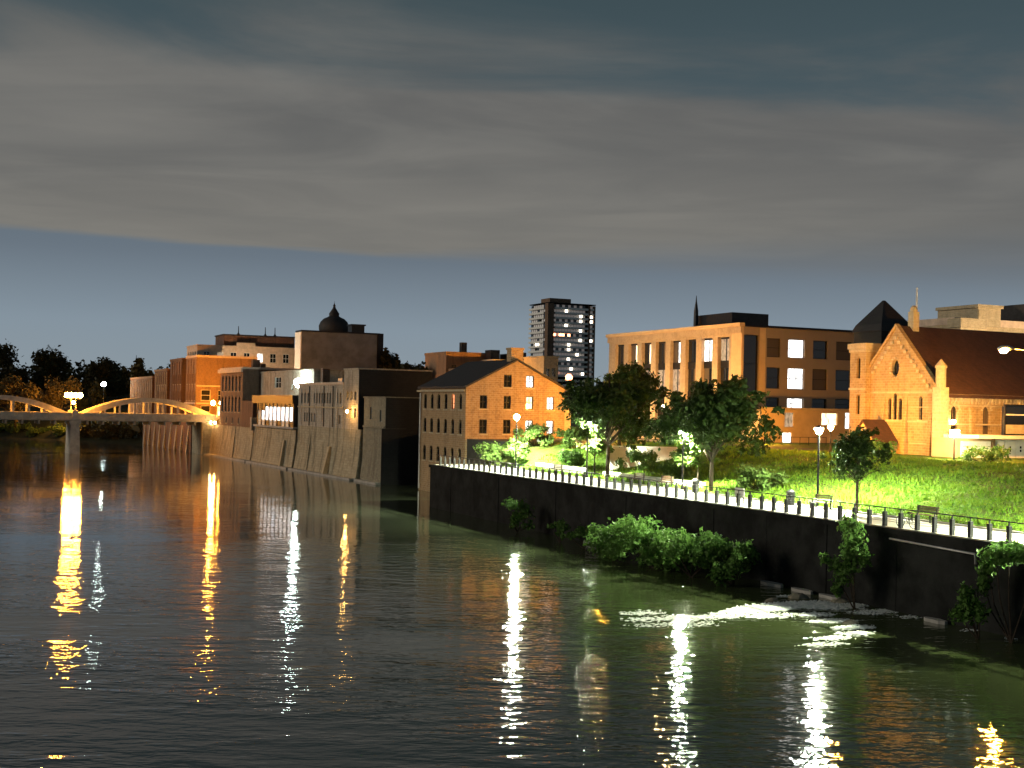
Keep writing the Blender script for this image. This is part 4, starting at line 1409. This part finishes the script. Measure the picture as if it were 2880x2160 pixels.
# ------------------------------------------------------------------ apartment tower
def flats():
    t_ = thing('apartment_tower', 'far tall apartment tower with rows of balconies and scattered lit windows', 'apartment tower', (313, 626, 7))
    wx, wy, fh, nf = 30., 23., 2.72, 23
    H_ = fh * nf
    part_box('core', 'dark_concrete', t_, (.6, wx - .6, .6, wy - .6, 0, H_))
    part_box('lift_tower', 'brown_brick', t_, (-.2, 3.6, -.6, 3.2, 0, H_ + .4))
    part_box('pier', 'brown_brick', t_, (wx - 4.4, wx - 3.2, -.5, .597, 0, H_))
    part_box('pier', 'brown_brick', t_, (wx - .8, wx + .2, -.5, wy, 0, H_))
    part_box('plant_room', 'brown_brick', t_, (1.5, 15, 1, 12, H_ + .003, H_ + 3.4))
    part_box('roof_edge', 'dark_concrete', t_, (-.3, wx + .3, -.7, wy + .3, H_ + .41, H_ + .9))
    bs = MB().box(4.2, wx - 4.6, -.9, .597, 0, 1.1).mesh('balcony')
    bw_ = MB().box(-.9, .597, 3.6, wy - .3, 0, 1.1).mesh('balcony')
    be = MB().box(wx - 3.1, wx - .9, -.9, .597, 0, 1.1).mesh('balcony')
    pn = {}
    lit = {(1, 4, 's'): 'flat_light', (4, 4, 's'): 'flat_light', (6, 2, 's'): 'flat_light_red', (6, 3, 's'): 'flat_light_red', (6, 5, 's'): 'flat_light_red', (6, 0, 's'): 'flat_light_red',
           (2, 9, 's'): 'flat_light', (3, 9, 's'): 'flat_light', (2, 11, 's'): 'flat_light', (3, 11, 's'): 'flat_light', (5, 9, 's'): 'flat_light', (7, 9, 's'): 'flat_light', (7, 11, 's'): 'flat_light',
           (8, 5, 's'): 'flat_light', (9, 5, 's'): 'flat_light', (10, 8, 's'): 'flat_light', (11, 5, 's'): 'flat_light', (13, 6, 's'): 'flat_light', (14, 10, 's'): 'flat_light', (8, 3, 'w'): 'flat_light', (8, 4, 'w'): 'flat_light',
           (11, 3, 'w'): 'flat_light_blue', (11, 4, 'w'): 'flat_light_blue', (11, 5, 'w'): 'flat_light_blue', (14, 1, 's'): 'flat_light_red', (9, 4, 'w'): 'room_dim', (3, 2, 'w'): 'room_dim'}
    for f in range(nf):
        z = H_ - (f + 1) * fh
        if f > 17:
            break
        for me in (bs, bw_, be):
            o = link('balcony', me, 'white_paint', t_)
            o.location = (0, 0, z)
        for k in range(12):
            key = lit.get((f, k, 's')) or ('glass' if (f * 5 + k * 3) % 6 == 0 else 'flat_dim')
            if key not in pn:
                pn[key] = (MB().box(0, 1.7, 0, .05, 1.15, 2.6).mesh('window'), MB().box(0, .05, 0, 2.0, 1.15, 2.6).mesh('window'))
                pn[key][0].materials.append(MATS[key])
                pn[key][1].materials.append(MATS[key])
            if f < 15:
                o = link('window', pn[key][0], None, t_)
                o.location = (3.75 + k * 1.85 if k < 11 else wx - 2.8, .54, z)
        for k in range(7):
            key = lit.get((f, k, 'w')) or ('glass' if (f * 3 + k * 5) % 6 == 0 else 'flat_dim')
            if key in pn and f < 15:
                o = link('window', pn[key][1], None, t_)
                o.location = (.54, 4 + k * 2.6, z)


flats()
# ------------------------------------------------------------------ other background buildings
wb = row(1.2, 3, 2.6, 1.1, 10.6, 12.4)
o = building('pink_hall', 'pink orange lit block with dark roof lumps behind the gabled mill', (95, 236, 7), 10.5, 12, 14.6, 'orange_brick', {'S': wb}, 0, 'flat', par=.5, frame=0)
part_box('chimney', 'dark_metal', o, (4.2, 5.4, 2, 3.2, 14.5, 17.2))
part_box('lean_to', 'orange_brick', o, (.5, 9.8, -3.5, -.01, 0, 11.6))
o = building('long_store', 'long low dark block with rooftop units left of the apartment tower', (102.6, 229, 7), 12.2, 6.5, 13.2, 'brown_brick', {'S': row(1, 4, 2.9, 1.2, 10, 11.8, 'rect', 'glass', {1: 'room_warm'})}, 0, 'flat', par=.4, frame=0, cornice='concrete')
part_box('rooftop_unit', 'dark_metal', o, (.6, 2.6, 3, 6, 13.1, 15.6))
part_box('rooftop_unit', 'dark_metal', o, (4, 6.6, 3, 6, 13.1, 14.9))
part_box('rooftop_unit', 'dark_metal', o, (7.3, 8.6, 3, 6, 13.1, 15.3))
o = building('buff_gable_house', 'small buff end wall between the gabled mill and the apartment tower', (105.4, 212, 7), 3.0, 9, 13.6, 'pale_stone', {'S': row(.5, 2, 1.2, .7, 10, 11.5)}, 0, 'flat', par=.3, frame=0)
o = building('white_shed', 'low white lit shed roof showing below the apartment tower', (104, 168, 7), 12, 9, 6.9, 'white_paint', {'S': row(1, 4, 2.6, 1.5, 4.3, 5.8, 'rect', 'room_warm')}, 0, 'flat', par=.35, frame=0)
t_ = thing('red_marker_light', 'red rimmed white roof light below the apartment tower', 'lamp', (116, 222, 7))
MB().lathe([(.14, 0), (.09, 9.4)], n_=8).build('pole', 'dark_metal', t_)
MB().lathe([(.2, 9.4), (.7, 9.7), (.75, 10.4), (.3, 10.9)], n_=12).build('lens', 'flat_light_red', t_, True)
wr = [(1.5 + i * 6.2, 4.0 + i * 6.2, 14.6, 17.2, 'rect', ('glass', 'room_white', 'glass', 'room_bright', 'glass', 'glass', 'glass')[i]) for i in range(7)]
o = building('beige_flats', 'beige flat roofed block with a few lit windows behind the church roof', (143.5, 146, 7), 46, 18, 18.2, 'pale_stone', {'S': wr}, 0, 'flat', par=1.1, frame=.08, cornice='stucco_cream')
part_box('stair_tower', 'pale_stone', o, (4.2, 9.0, -.6, 8, 18.1, 21.0), (3.9, 9.3, -.9, 8.2, 21.003, 21.5))
part_box('lower_wing', 'pale_stone', o, (-1.2, 4.0, -2.5, -.01, 0, 17.6), (-1.5, 4.1, -2.8, -.02, 17.603, 19.0))
part_box('dark_attic', 'dark_roof', o, (17, 40, 2, 14, 18.2, 22.4))
MB().lathe([(.22, 0), (.16, 12), (.06, 24.5)], (0, 0, 0), 8)
t_ = thing('mast', 'thin white mast rising behind the church roof', 'mast', (139.5, 150, 7))
MB().lathe([(.3, 0), (.24, 14), (.2, 18), (.12, 24.0)], n_=8).build('pole', 'white_paint', t_)
part_box('base', 'concrete', t_, (-.6, .6, -.6, .6, -.1, .3))

# ------------------------------------------------------------------ terraces, benches and small things by the walk
t_ = thing('terrace_wall', 'bright pale concrete terrace wall behind the path between the two broad trees', 'wall', (58.4, 103.6, 5.2), R(-24))
part_box('wall', 'pale_concrete', t_, (0, 6.6, 0, .35, -.5, 2.1))
part_box('coping', 'pale_concrete', t_, (-.08, 6.7, -.08, .43, 2.103, 2.3))
t_ = thing('terrace_wall', 'bright pale concrete wall below the lit windows of the gabled mill', 'wall', (62.0, 126.2, 6.3), R(-20))
part_box('wall', 'pale_concrete', t_, (0, 5.2, 0, .35, -.5, 1.1))
part_box('coping', 'pale_concrete', t_, (-.08, 5.3, -.08, .43, 1.103, 1.25))
t_ = thing('seat_wall', 'low pale seat wall along the path behind the benches', 'wall', (56.3, 84.5, 4.6))
for k in range(8):
    part_box('block', 'pale_concrete', t_, (0, .5, k * 2.02, k * 2.02 + 1.98, -.2, .62))
t_ = thing('seat_wall', 'low pale seat wall at the left end of the walk below the mill planting', 'wall', (56.2, 104.5, 4.6))
for k in range(5):
    part_box('block', 'pale_concrete', t_, (0, .5, k * 2.02, k * 2.02 + 1.98, -.2, .75))


def bench(label, loc, rz):
    t_ = thing('park_bench', label, 'bench', loc, rz, 'park benches along the walk')
    sl = MB().box(-.9, .9, 0, .11, 0, .04).mesh('slat')
    for k in range(4):
        o = link('slat', sl, 'timber', t_)
        o.location = (0, -.26 + k * .135, .43)
    for k in range(3):
        o = link('slat', sl, 'timber', t_)
        o.location = (0, .29 + k * .03, .55 + k * .14)
        o.rotation_euler = (R(78), 0, 0)
    for x in (-.75, .75):
        part_box('leg', 'dark_metal', t_, (x - .03, x + .03, -.26, -.2, 0, .43))
        part_box('leg', 'dark_metal', t_, (x - .03, x + .03, .24, .32, 0, .95))
        part_box('armrest', 'dark_metal', t_, (x - .04, x + .04, -.28, .24, .62, .66))
    return t_


bench('dark park bench behind the railing near the left broad tree', (54.9, 92.2, 4.62), R(-90))
bench('dark park bench behind the railing below the right broad tree', (54.9, 87.8, 4.62), R(-90))
bench('dark park bench behind the railing at the foot of the tall bowl lamp', (53.9, 66.6, 4.62), R(-90))
bench('dark park bench behind the railing below the open grass slope', (53.9, 57.0, 4.62), R(-90))
bench('dark park bench behind the railing at the far left under the mill', (54.9, 107.5, 4.62), R(-90))


def bin_(label, loc):
    t_ = thing('litter_bin', label, 'bin', loc, 0, 'litter bins along the walk')
    MB().lathe([(.24, 0), (.28, .05), (.30, .85), (.27, .87)], n_=12).build('body', 'dark_metal', t_)
    MB().lathe([(.31, .88), (.31, .95), (.12, 1.08), (.05, 1.1)], n_=12).build('lid', 'dark_metal', t_)


bin_('black litter bin beside the lamp under the right broad tree', (54.2, 82.0, 4.61))
bin_('black litter bin beside the tall bowl lamp on the walk', (53.8, 69.6, 4.61))
t_ = thing('notice_sign', 'small white curved sign on the railing left of the tall bowl lamp', 'sign', (51.0, 71.2, 4.6))
part_box('post', 'dark_metal', t_, (-.03, .03, -.03, .03, 0, .8), (-.03, .03, .77, .83, 0, .8))
part_box('panel', 'white_paint', t_, (-.05, -.031, -.15, .95, .55, 1.1))


def bicycle(label, loc, rz):
    t_ = thing('bicycle', label, 'bicycle', loc, rz)
    for x in (-.52, .52):
        n_ = 20
        pts = [(x + .33 * math.cos(2 * math.pi * k / n_), 0, .34 + .33 * math.sin(2 * math.pi * k / n_)) for k in range(n_ + 1)]
        w = MB().tube(pts, [.022] * (n_ + 1), 5).build('wheel', 'dark_metal', t_)
        sp = MB()
        for k in range(8):
            a = 2 * math.pi * k / 8
            sp.tube([(x, 0, .34), (x + .31 * math.cos(a), 0, .34 + .31 * math.sin(a))], [.004, .004], 3)
        sp.build('spokes', 'galvanised', w)
    fr = MB()
    A, B_, C_, D_ = (-.52, 0, .34), (-.08, 0, .30), (-.22, 0, .82), (.36, 0, .80)
    for p, q_ in ((A, B_), (A, C_), (B_, C_), (B_, D_), (C_, D_), (D_, (.52, 0, .34))):
        fr.tube([p, q_], [.018, .018], 6)
    fr.build('frame', 'dark_metal', t_)
    part_box('saddle', 'dark_metal', t_, (-.36, -.1, -.06, .06, .88, .94))
    MB().tube([(.36, 0, .8), (.33, 0, 1.0)], [.016, .016], 6).tube([(.42, -.26, 1.0), (.33, 0, 1.02), (.42, .26, 1.0)], [.015] * 3, 6).build('handlebar', 'dark_metal', t_)


bicycle('dark bicycle leaning inside the railing below the grass slope', (50.1, 54.3, 4.61), R(90))

# ------------------------------------------------------------------ trees and shrubs
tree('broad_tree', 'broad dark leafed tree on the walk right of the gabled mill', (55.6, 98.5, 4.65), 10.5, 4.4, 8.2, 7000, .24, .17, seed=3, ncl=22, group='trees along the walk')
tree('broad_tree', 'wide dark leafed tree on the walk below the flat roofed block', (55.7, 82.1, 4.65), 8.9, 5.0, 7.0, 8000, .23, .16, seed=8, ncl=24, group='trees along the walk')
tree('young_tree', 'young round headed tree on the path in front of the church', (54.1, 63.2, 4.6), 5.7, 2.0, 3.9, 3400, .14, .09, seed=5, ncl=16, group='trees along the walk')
tree('small_tree', 'small bright leafed tree lit by the lamp left of the broad tree', (56.2, 102.0, 5.0), 4.6, 1.9, 3.2, 2200, .17, .07, 'leaf_bright', seed=9, ncl=10, group='small lit trees')
tree('small_tree', 'small bright leafed tree below the left side of the wide dark tree', (57.4, 86.6, 5.0), 4.3, 2.0, 3.0, 2200, .17, .07, 'leaf_bright', seed=12, ncl=10, group='small lit trees')
tree('street_tree', 'dark tree standing against the left half of the flat roofed block', (72, 122, 7.1), 9.0, 4.4, 6.6, 5000, .24, .17, seed=21, ncl=18, group='trees behind the lawn')
tree('street_tree', 'dark tree standing before the lower storeys of the flat roofed block', (74, 110, 7.1), 6.8, 4.2, 5.6, 5000, .24, .17, seed=23, ncl=18, group='trees behind the lawn')
tree('street_tree', 'dark tree filling the gap right of the gabled mill', (68, 118, 7.0), 7.8, 3.4, 6.2, 4000, .24, .15, seed=25, ncl=16, group='trees behind the lawn')
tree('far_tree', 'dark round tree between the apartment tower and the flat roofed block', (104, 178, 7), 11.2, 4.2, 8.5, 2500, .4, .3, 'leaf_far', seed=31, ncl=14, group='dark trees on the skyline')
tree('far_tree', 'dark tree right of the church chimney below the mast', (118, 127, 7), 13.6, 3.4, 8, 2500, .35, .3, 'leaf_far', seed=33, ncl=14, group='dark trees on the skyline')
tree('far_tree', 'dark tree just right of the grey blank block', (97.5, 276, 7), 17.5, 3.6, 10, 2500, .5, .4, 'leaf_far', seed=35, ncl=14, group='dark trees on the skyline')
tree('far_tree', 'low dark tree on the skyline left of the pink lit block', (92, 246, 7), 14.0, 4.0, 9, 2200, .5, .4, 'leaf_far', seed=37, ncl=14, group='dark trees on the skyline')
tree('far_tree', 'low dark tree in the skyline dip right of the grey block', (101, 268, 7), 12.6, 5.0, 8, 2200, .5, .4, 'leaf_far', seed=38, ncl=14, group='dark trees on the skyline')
# wood beyond the bridge, one tree after another
wood = [(-16, 432, 6.5, 20, 9.5, 'large dark round tree at the left edge of the wood beyond the bridge'),
        (2, 424, 6, 21, 9.0, 'dark tree second from the left edge in the wood beyond the bridge'),
        (18, 418, 6.5, 21.5, 8.5, 'dark broad tree left of the bridge lamp in the wood'),
        (34, 420, 7, 21.0, 8.0, 'dark dome shaped tree above the orange bridge lamp'),
        (52, 432, 8, 16.5, 7.0, 'lower dark tree right of the dome shaped tree beyond the bridge'),
        (64, 446, 8.5, 20.0, 5.5, 'rounded olive tree standing out on the skyline left of the brick row'),
        (78, 452, 8.5, 16.5, 7.0, 'dark low tree behind the low red brick block'),
        (92, 460, 8.5, 17.5, 8.0, 'dark tree behind the brown brick block on the skyline'),
        (110, 470, 8.5, 17.0, 8.0, 'dark tree behind the orange lit block on the skyline')]
for k, (x, y, z, h, cw, lb) in enumerate(wood):
    tree('wood_tree', lb, (x, y, z), h, cw * 1.05, h * .86, 4200, .62, .45, 'leaf_autumn' if k == 5 else 'leaf_far', ncl=20, seed=50 + k, group='trees in the wood beyond the bridge')
o = leaves('far_wood', [(x, 475 + random.uniform(-20, 20), 14 + random.uniform(-4, 6) - max(0, x - 60) * .03, 10, 8, 6) for x in range(-60, 190, 8)], 20000, .9, 'leaf_far', None)
o['label'] = 'dark mass of the wood on the hill beyond the bridge'
o['category'] = 'wood'
mid = [(8, 350, 13.5, 6.5, 'olive lit tree left of the bridge lamp close behind the bridge'), (21, 344, 15.0, 7.0, 'amber lit tree directly behind the bridge lamp'),
       (33, 352, 15.5, 6.5, 'amber lit tree just right of the bridge lamp'), (43, 362, 13.0, 5.0, 'dark tree at the left end of the brick row'), (-3, 362, 11, 6.0, 'dim tree at the left edge close behind the bridge')]
for k, (x, y, h, cw, lb) in enumerate(mid):
    z = 3.0
    tree('bank_tree', lb, (x, y + 24, z), h, cw, h * .85, 2600, .42, .25, 'leaf_autumn' if k in (0, 1, 2) else 'leaf_far', ncl=16, seed=80 + k, group='trees on the bank behind the bridge')
for k, (x, y, w_) in enumerate(((17.5, 374, 3.2), (22.5, 367, 3.0), (27.5, 359, 3.0), (32.5, 351, 2.8))):
    cl_ = [(random.uniform(-w_, w_), random.uniform(-1.5, 1.5), random.uniform(.8, 2.6), 1.3, 1.3, 1.0) for _ in range(9)]
    bush('bank_bush', ['green bush on the far bank at the left edge under the bridge', 'second green bush from the left on the bank under the bridge',
                       'third green bush from the left on the bank under the bridge', 'green bush on the bank just left of the bridge pier'][k], (x, y + 3, .6), cl_, 1400, .3, 'leaf_bright', 'bushes on the far bank')


for k, (x, y) in enumerate(((36.5, 343.5), (40.0, 337.5), (43.2, 331.5), (46.0, 326.0))):
    cl_ = [(random.uniform(-2.6, 2.6), random.uniform(-2, 3), random.uniform(.6, 4.2), 1.4, 1.4, 1.1) for _ in range(12)]
    bush('bank_bush', ['dark bush on the bank just right of the bridge pier', 'second dark bush right of the bridge pier under the deck',
                       'third dark bush right of the bridge pier under the deck', 'dark bush where the bank meets the red brown wall under the bridge'][k], (x + 1, y + 2, .4), cl_, 1800, .34, 'leaf_far', 'bushes on the far bank')


def clumps(lx, ly, lz, n_, r, seed, z0=.4):
    rd = random.Random(seed)
    return [(rd.uniform(-lx, lx), rd.uniform(-ly, ly), z0 + lz * rd.random() ** .8, r * rd.uniform(.7, 1.3), r * rd.uniform(.7, 1.3), r * rd.uniform(.6, 1.0)) for _ in range(n_)]


# bushes rooted along the wall foot
bush('wall_bush', 'lone small bush at the far foot of the retaining wall', (46.8, 98.8, .2), clumps(.8, 1.2, 2.4, 9, .6, 1), 900, .15, group='bushes along the foot of the wall')
bush('wall_bush', 'thin sparse sapling at the wall foot left of the big bushes', (46.9, 90.8, .1), clumps(.6, 1.4, 1.2, 7, .4, 2), 350, .14, group='bushes along the foot of the wall')
bush('wall_bush', 'sparse low shrub touching the left end of the big bushes', (46.7, 86.2, .1), clumps(.7, 1.6, 1.3, 8, .45, 3), 500, .14, group='bushes along the foot of the wall')
bush('wall_bush', 'leftmost of the big dense bushes at the foot of the wall', (45.9, 80.2, .1), clumps(1.6, 2.4, 1.9, 18, .75, 4), 3000, .15, group='bushes along the foot of the wall')
bush('wall_bush', 'tallest of the big dense bushes at the foot of the wall', (45.7, 74.6, .1), clumps(1.8, 2.6, 2.7, 24, .8, 5), 4200, .15, group='bushes along the foot of the wall')
bush('wall_bush', 'dense bush right of the tallest at the foot of the wall', (45.7, 69.4, .1), clumps(1.7, 2.5, 2.1, 20, .8, 6), 3600, .15, group='bushes along the foot of the wall')
bush('wall_bush', 'rightmost of the big dense bushes ending in drooping leaves', (46.2, 65.4, .1), clumps(1.2, 1.5, 1.9, 14, .65, 7), 2200, .14, group='bushes along the foot of the wall')
bush('wall_bush', 'tall climbing bush reaching from the wall foot up to the railing', (47.5, 55.5, .05), [(-.2, .3, 4.7, .55, .8, .5), (-.3, -.2, 4.0, .6, .9, .6), (-.3, .0, 3.2, .6, .9, .6), (-.3, .2, 2.4, .55, .8, .6), (-.5, 1.0, 2.3, .5, .6, .45), (-.7, 1.7, 2.6, .4, .5, .4), (-.4, .6, 1.6, .5, .7, .5), (-.5, .9, .9, .35, .4, .45), (-.2, -1.0, 3.0, .3, .4, .7)], 1900, .13, 'leaf_bush', 'bushes along the foot of the wall')
bush('wall_bush', 'bushy top hanging over the wall at the right edge', (47.9, 44.6, .05), [(-.5, .6, 4.1, .7, .9, .6), (-.6, -.3, 4.4, .8, 1.0, .6), (-.4, -1.6, 4.5, .8, 1.1, .6), (-.4, 1.2, 3.4, .5, .5, .6), (-.4, 1.4, 2.6, .35, .4, .6)], 1900, .12, 'leaf_bush', 'bushes along the foot of the wall')
bush('wall_bush', 'leaning fern like bush at the wall foot near the right edge', (47.1, 45.9, .1), [(-.3, .5, 2.2, .4, .5, .4), (-.5, .2, 1.6, .5, .7, .5), (-.6, .6, 1.0, .5, .8, .4), (-.3, -.3, 1.3, .4, .5, .6)], 800, .13, 'leaf_bush', 'bushes along the foot of the wall')
# planting under the mill and on the terraces
for k, (x, y, lx, ly, lz, n_, lf, lb) in enumerate((
        (56.5, 119.5, 1.4, 2.6, 1.5, 2200, .16, 'bright sunk shrub mound at the foot of the lamp before the mill'),
        (59.5, 121.5, 1.8, 2.4, 1.6, 2200, .16, 'bright shrub mound right of the lamp below the mill windows'),
        (55.3, 124.0, .8, 1.2, 1.9, 900, .17, 'spiky bright shrub at the left end of the walk by the mill corner'),
        (63.0, 119.5, 1.9, 2.0, 1.4, 1900, .17, 'shrub mound below the pale wall under the mill windows'),
        (57.6, 109.5, 1.0, 2.6, 1.2, 1500, .16, 'dark low shrub mass on the bank behind the far seat wall'),
        (59.8, 99.5, 1.0, 2.8, 1.2, 1900, .15, 'clipped hedge in front of the bright terrace wall'),
        (58.0, 78.5, 1.3, 1.8, 1.2, 1600, .16, 'bright leafy shrub below the right side of the wide dark tree'),
        (58.2, 91.5, 1.2, 1.8, 1.2, 1500, .16, 'bright leafy shrub behind the benches between the broad trees'),
        (73.6, 84.5, 1.2, 1.8, .8, 900, .15, 'low dark shrub at the crest of the lawn before the church gable'),
        (76.5, 74.2, .9, 2.4, .7, 900, .14, 'ragged weeds along the lawn crest before the white annex doors'))):
    bush('shrub', lb, (x, y, terr(x, y) - .05), clumps(lx, ly, lz, 13, .6, 30 + k, .3), n_, lf, 'leaf_bright' if k not in (4, 8, 9) else 'leaf_bush', 'shrubs on the bank above the walk', 'shrub')

# grass blades over the slope
def blades():
    n_ = 52000
    x = 54.5 + 18.5 * RNG.random(n_)
    y = 38 + 78 * RNG.random(n_) ** 1.15
    z = np.array([terr(a, b_) for a, b_ in zip(x, y)])
    patch = .35 + .9 * np.clip(np.sin(x * 1.7 + y * .6) * np.sin(y * .9 - x * .4) + .5 * np.sin(x * 3.9 - y * 1.3) * np.sin(y * 2.7 + x), -.35, 1.2)
    h = (.08 + .17 * RNG.random(n_)) * (.6 + patch)
    an = RNG.random(n_) * 6.283
    w_ = .03 + .05 * RNG.random(n_)
    lean = RNG.normal(size=(n_, 2)) * .12
    v = np.empty((n_, 3, 3))
    v[:, 0] = np.stack([x - w_ * np.cos(an), y - w_ * np.sin(an), z - .03], 1)
    v[:, 1] = np.stack([x + w_ * np.cos(an), y + w_ * np.sin(an), z - .03], 1)
    v[:, 2] = np.stack([x + lean[:, 0], y + lean[:, 1], z + h], 1)
    me = bpy.data.meshes.new('grass')
    me.vertices.add(n_ * 3)
    me.vertices.foreach_set('co', v.reshape(-1))
    me.loops.add(n_ * 3)
    me.loops.foreach_set('vertex_index', np.arange(n_ * 3))
    me.polygons.add(n_)
    me.polygons.foreach_set('loop_start', np.arange(n_) * 3)
    me.polygons.foreach_set('loop_total', np.full(n_, 3))
    me.update()
    o = link('grass', me, 'blade', None, kind='stuff')
    o['label'] = 'rough green grass covering the bank above the walk'
    o['category'] = 'grass'


blades()

# white water breaking below the wall
def foam():
    blobs = [(49.0, 52.2, 1.0, .35), (48.0, 54.2, 1.4, .5), (47.0, 56.6, 1.9, .9), (45.6, 57.6, 2.0, 1.1), (43.8, 57.6, 2.0, 1.0), (42.0, 57.0, 1.9, .8), (40.2, 56.2, 1.7, .5), (38.4, 55.6, 1.5, .3),
             (36.6, 55.9, 1.3, .4), (35.0, 58.0, 1.1, .3), (34.6, 56.2, 1.5, .3), (35.8, 54.2, 1.6, .16), (33.6, 54.6, .9, .1),
             (43.9, 54.6, 1.0, .5), (41.5, 55.0, 1.4, .4), (43.6, 52.6, 1.0, .7), (43.2, 50.6, .9, .8), (42.2, 49.2, .7, .7), (40.2, 48.6, .9, .4), (38.6, 47.4, .9, .35), (46.8, 60.6, .5, .2), (49.3, 45.5, .5, .3), (48.8, 48.0, .3, .3)]
    rd = np.random.default_rng(5)
    vs_, fs_ = [], []
    for (cx, cy, rr, dens) in blobs:
        n_ = int(330 * rr * dens + 40)
        for _ in range(n_):
            a, r = rd.random() * 6.283, rr * rd.random() ** .6
            px = cx + r * math.cos(a) * 1.15 + rd.normal() * .25
            py = cy + r * math.sin(a) * .5 + rd.normal() * .16
            if px > 49.0:
                continue
            s_ = .025 + .085 * rd.random() ** 2
            hz = .015 + .07 * rd.random() * dens
            o = len(vs_)
            k_ = 6
            for k in range(k_):
                an = 6.283 * k / k_ + rd.random() * .5
                vs_.append((px + s_ * 2.6 * math.cos(an) * .9 + s_ * .5 * math.sin(an), py + s_ * .8 * math.sin(an), -.02 + .02 * rd.random()))
            vs_.append((px, py, hz))
            fs_ += [(o + k, o + (k + 1) % k_, o + k_) for k in range(k_)]
    me = bpy.data.meshes.new('foam')
    me.from_pydata(vs_, [], fs_)
    o = link('foam', me, 'foam_white', None, True, 'stuff')
    o['label'] = 'white foam of a small rapid below the retaining wall'
    o['category'] = 'foam'


foam()
for k, (x, y, s_, lb) in enumerate(((46.9, 59.8, .55, 'wet dark rock breaking the water above the foam'), (48.2, 57.6, .5, 'wet dark rock between the foam and the retaining wall'),
                                    (44.6, 59.2, .4, 'small wet rock at the upstream edge of the foam'), (43.9, 51.6, .4, 'small wet rock in the lower patch of foam'))):
    rd = random.Random(k + 3)
    prof = [(.9, -.5), (1.0, -.05), (.8, .22), (.42, .42), (.08, .48)]
    mm = MB().lathe([(a * s_, b_ * s_) for a, b_ in prof], (0, 0, 0), 9)
    mm.v = [(a * rd.uniform(.8, 1.25) * 1.2, b_ * rd.uniform(.8, 1.25), c * rd.uniform(.85, 1.15)) for a, b_, c in mm.v]
    o = mm.build('river_rock', 'grey_stone', None)
    o.location = (x, y, 0)
    tag(o, lb, 'rock', 'rocks at the rapid')
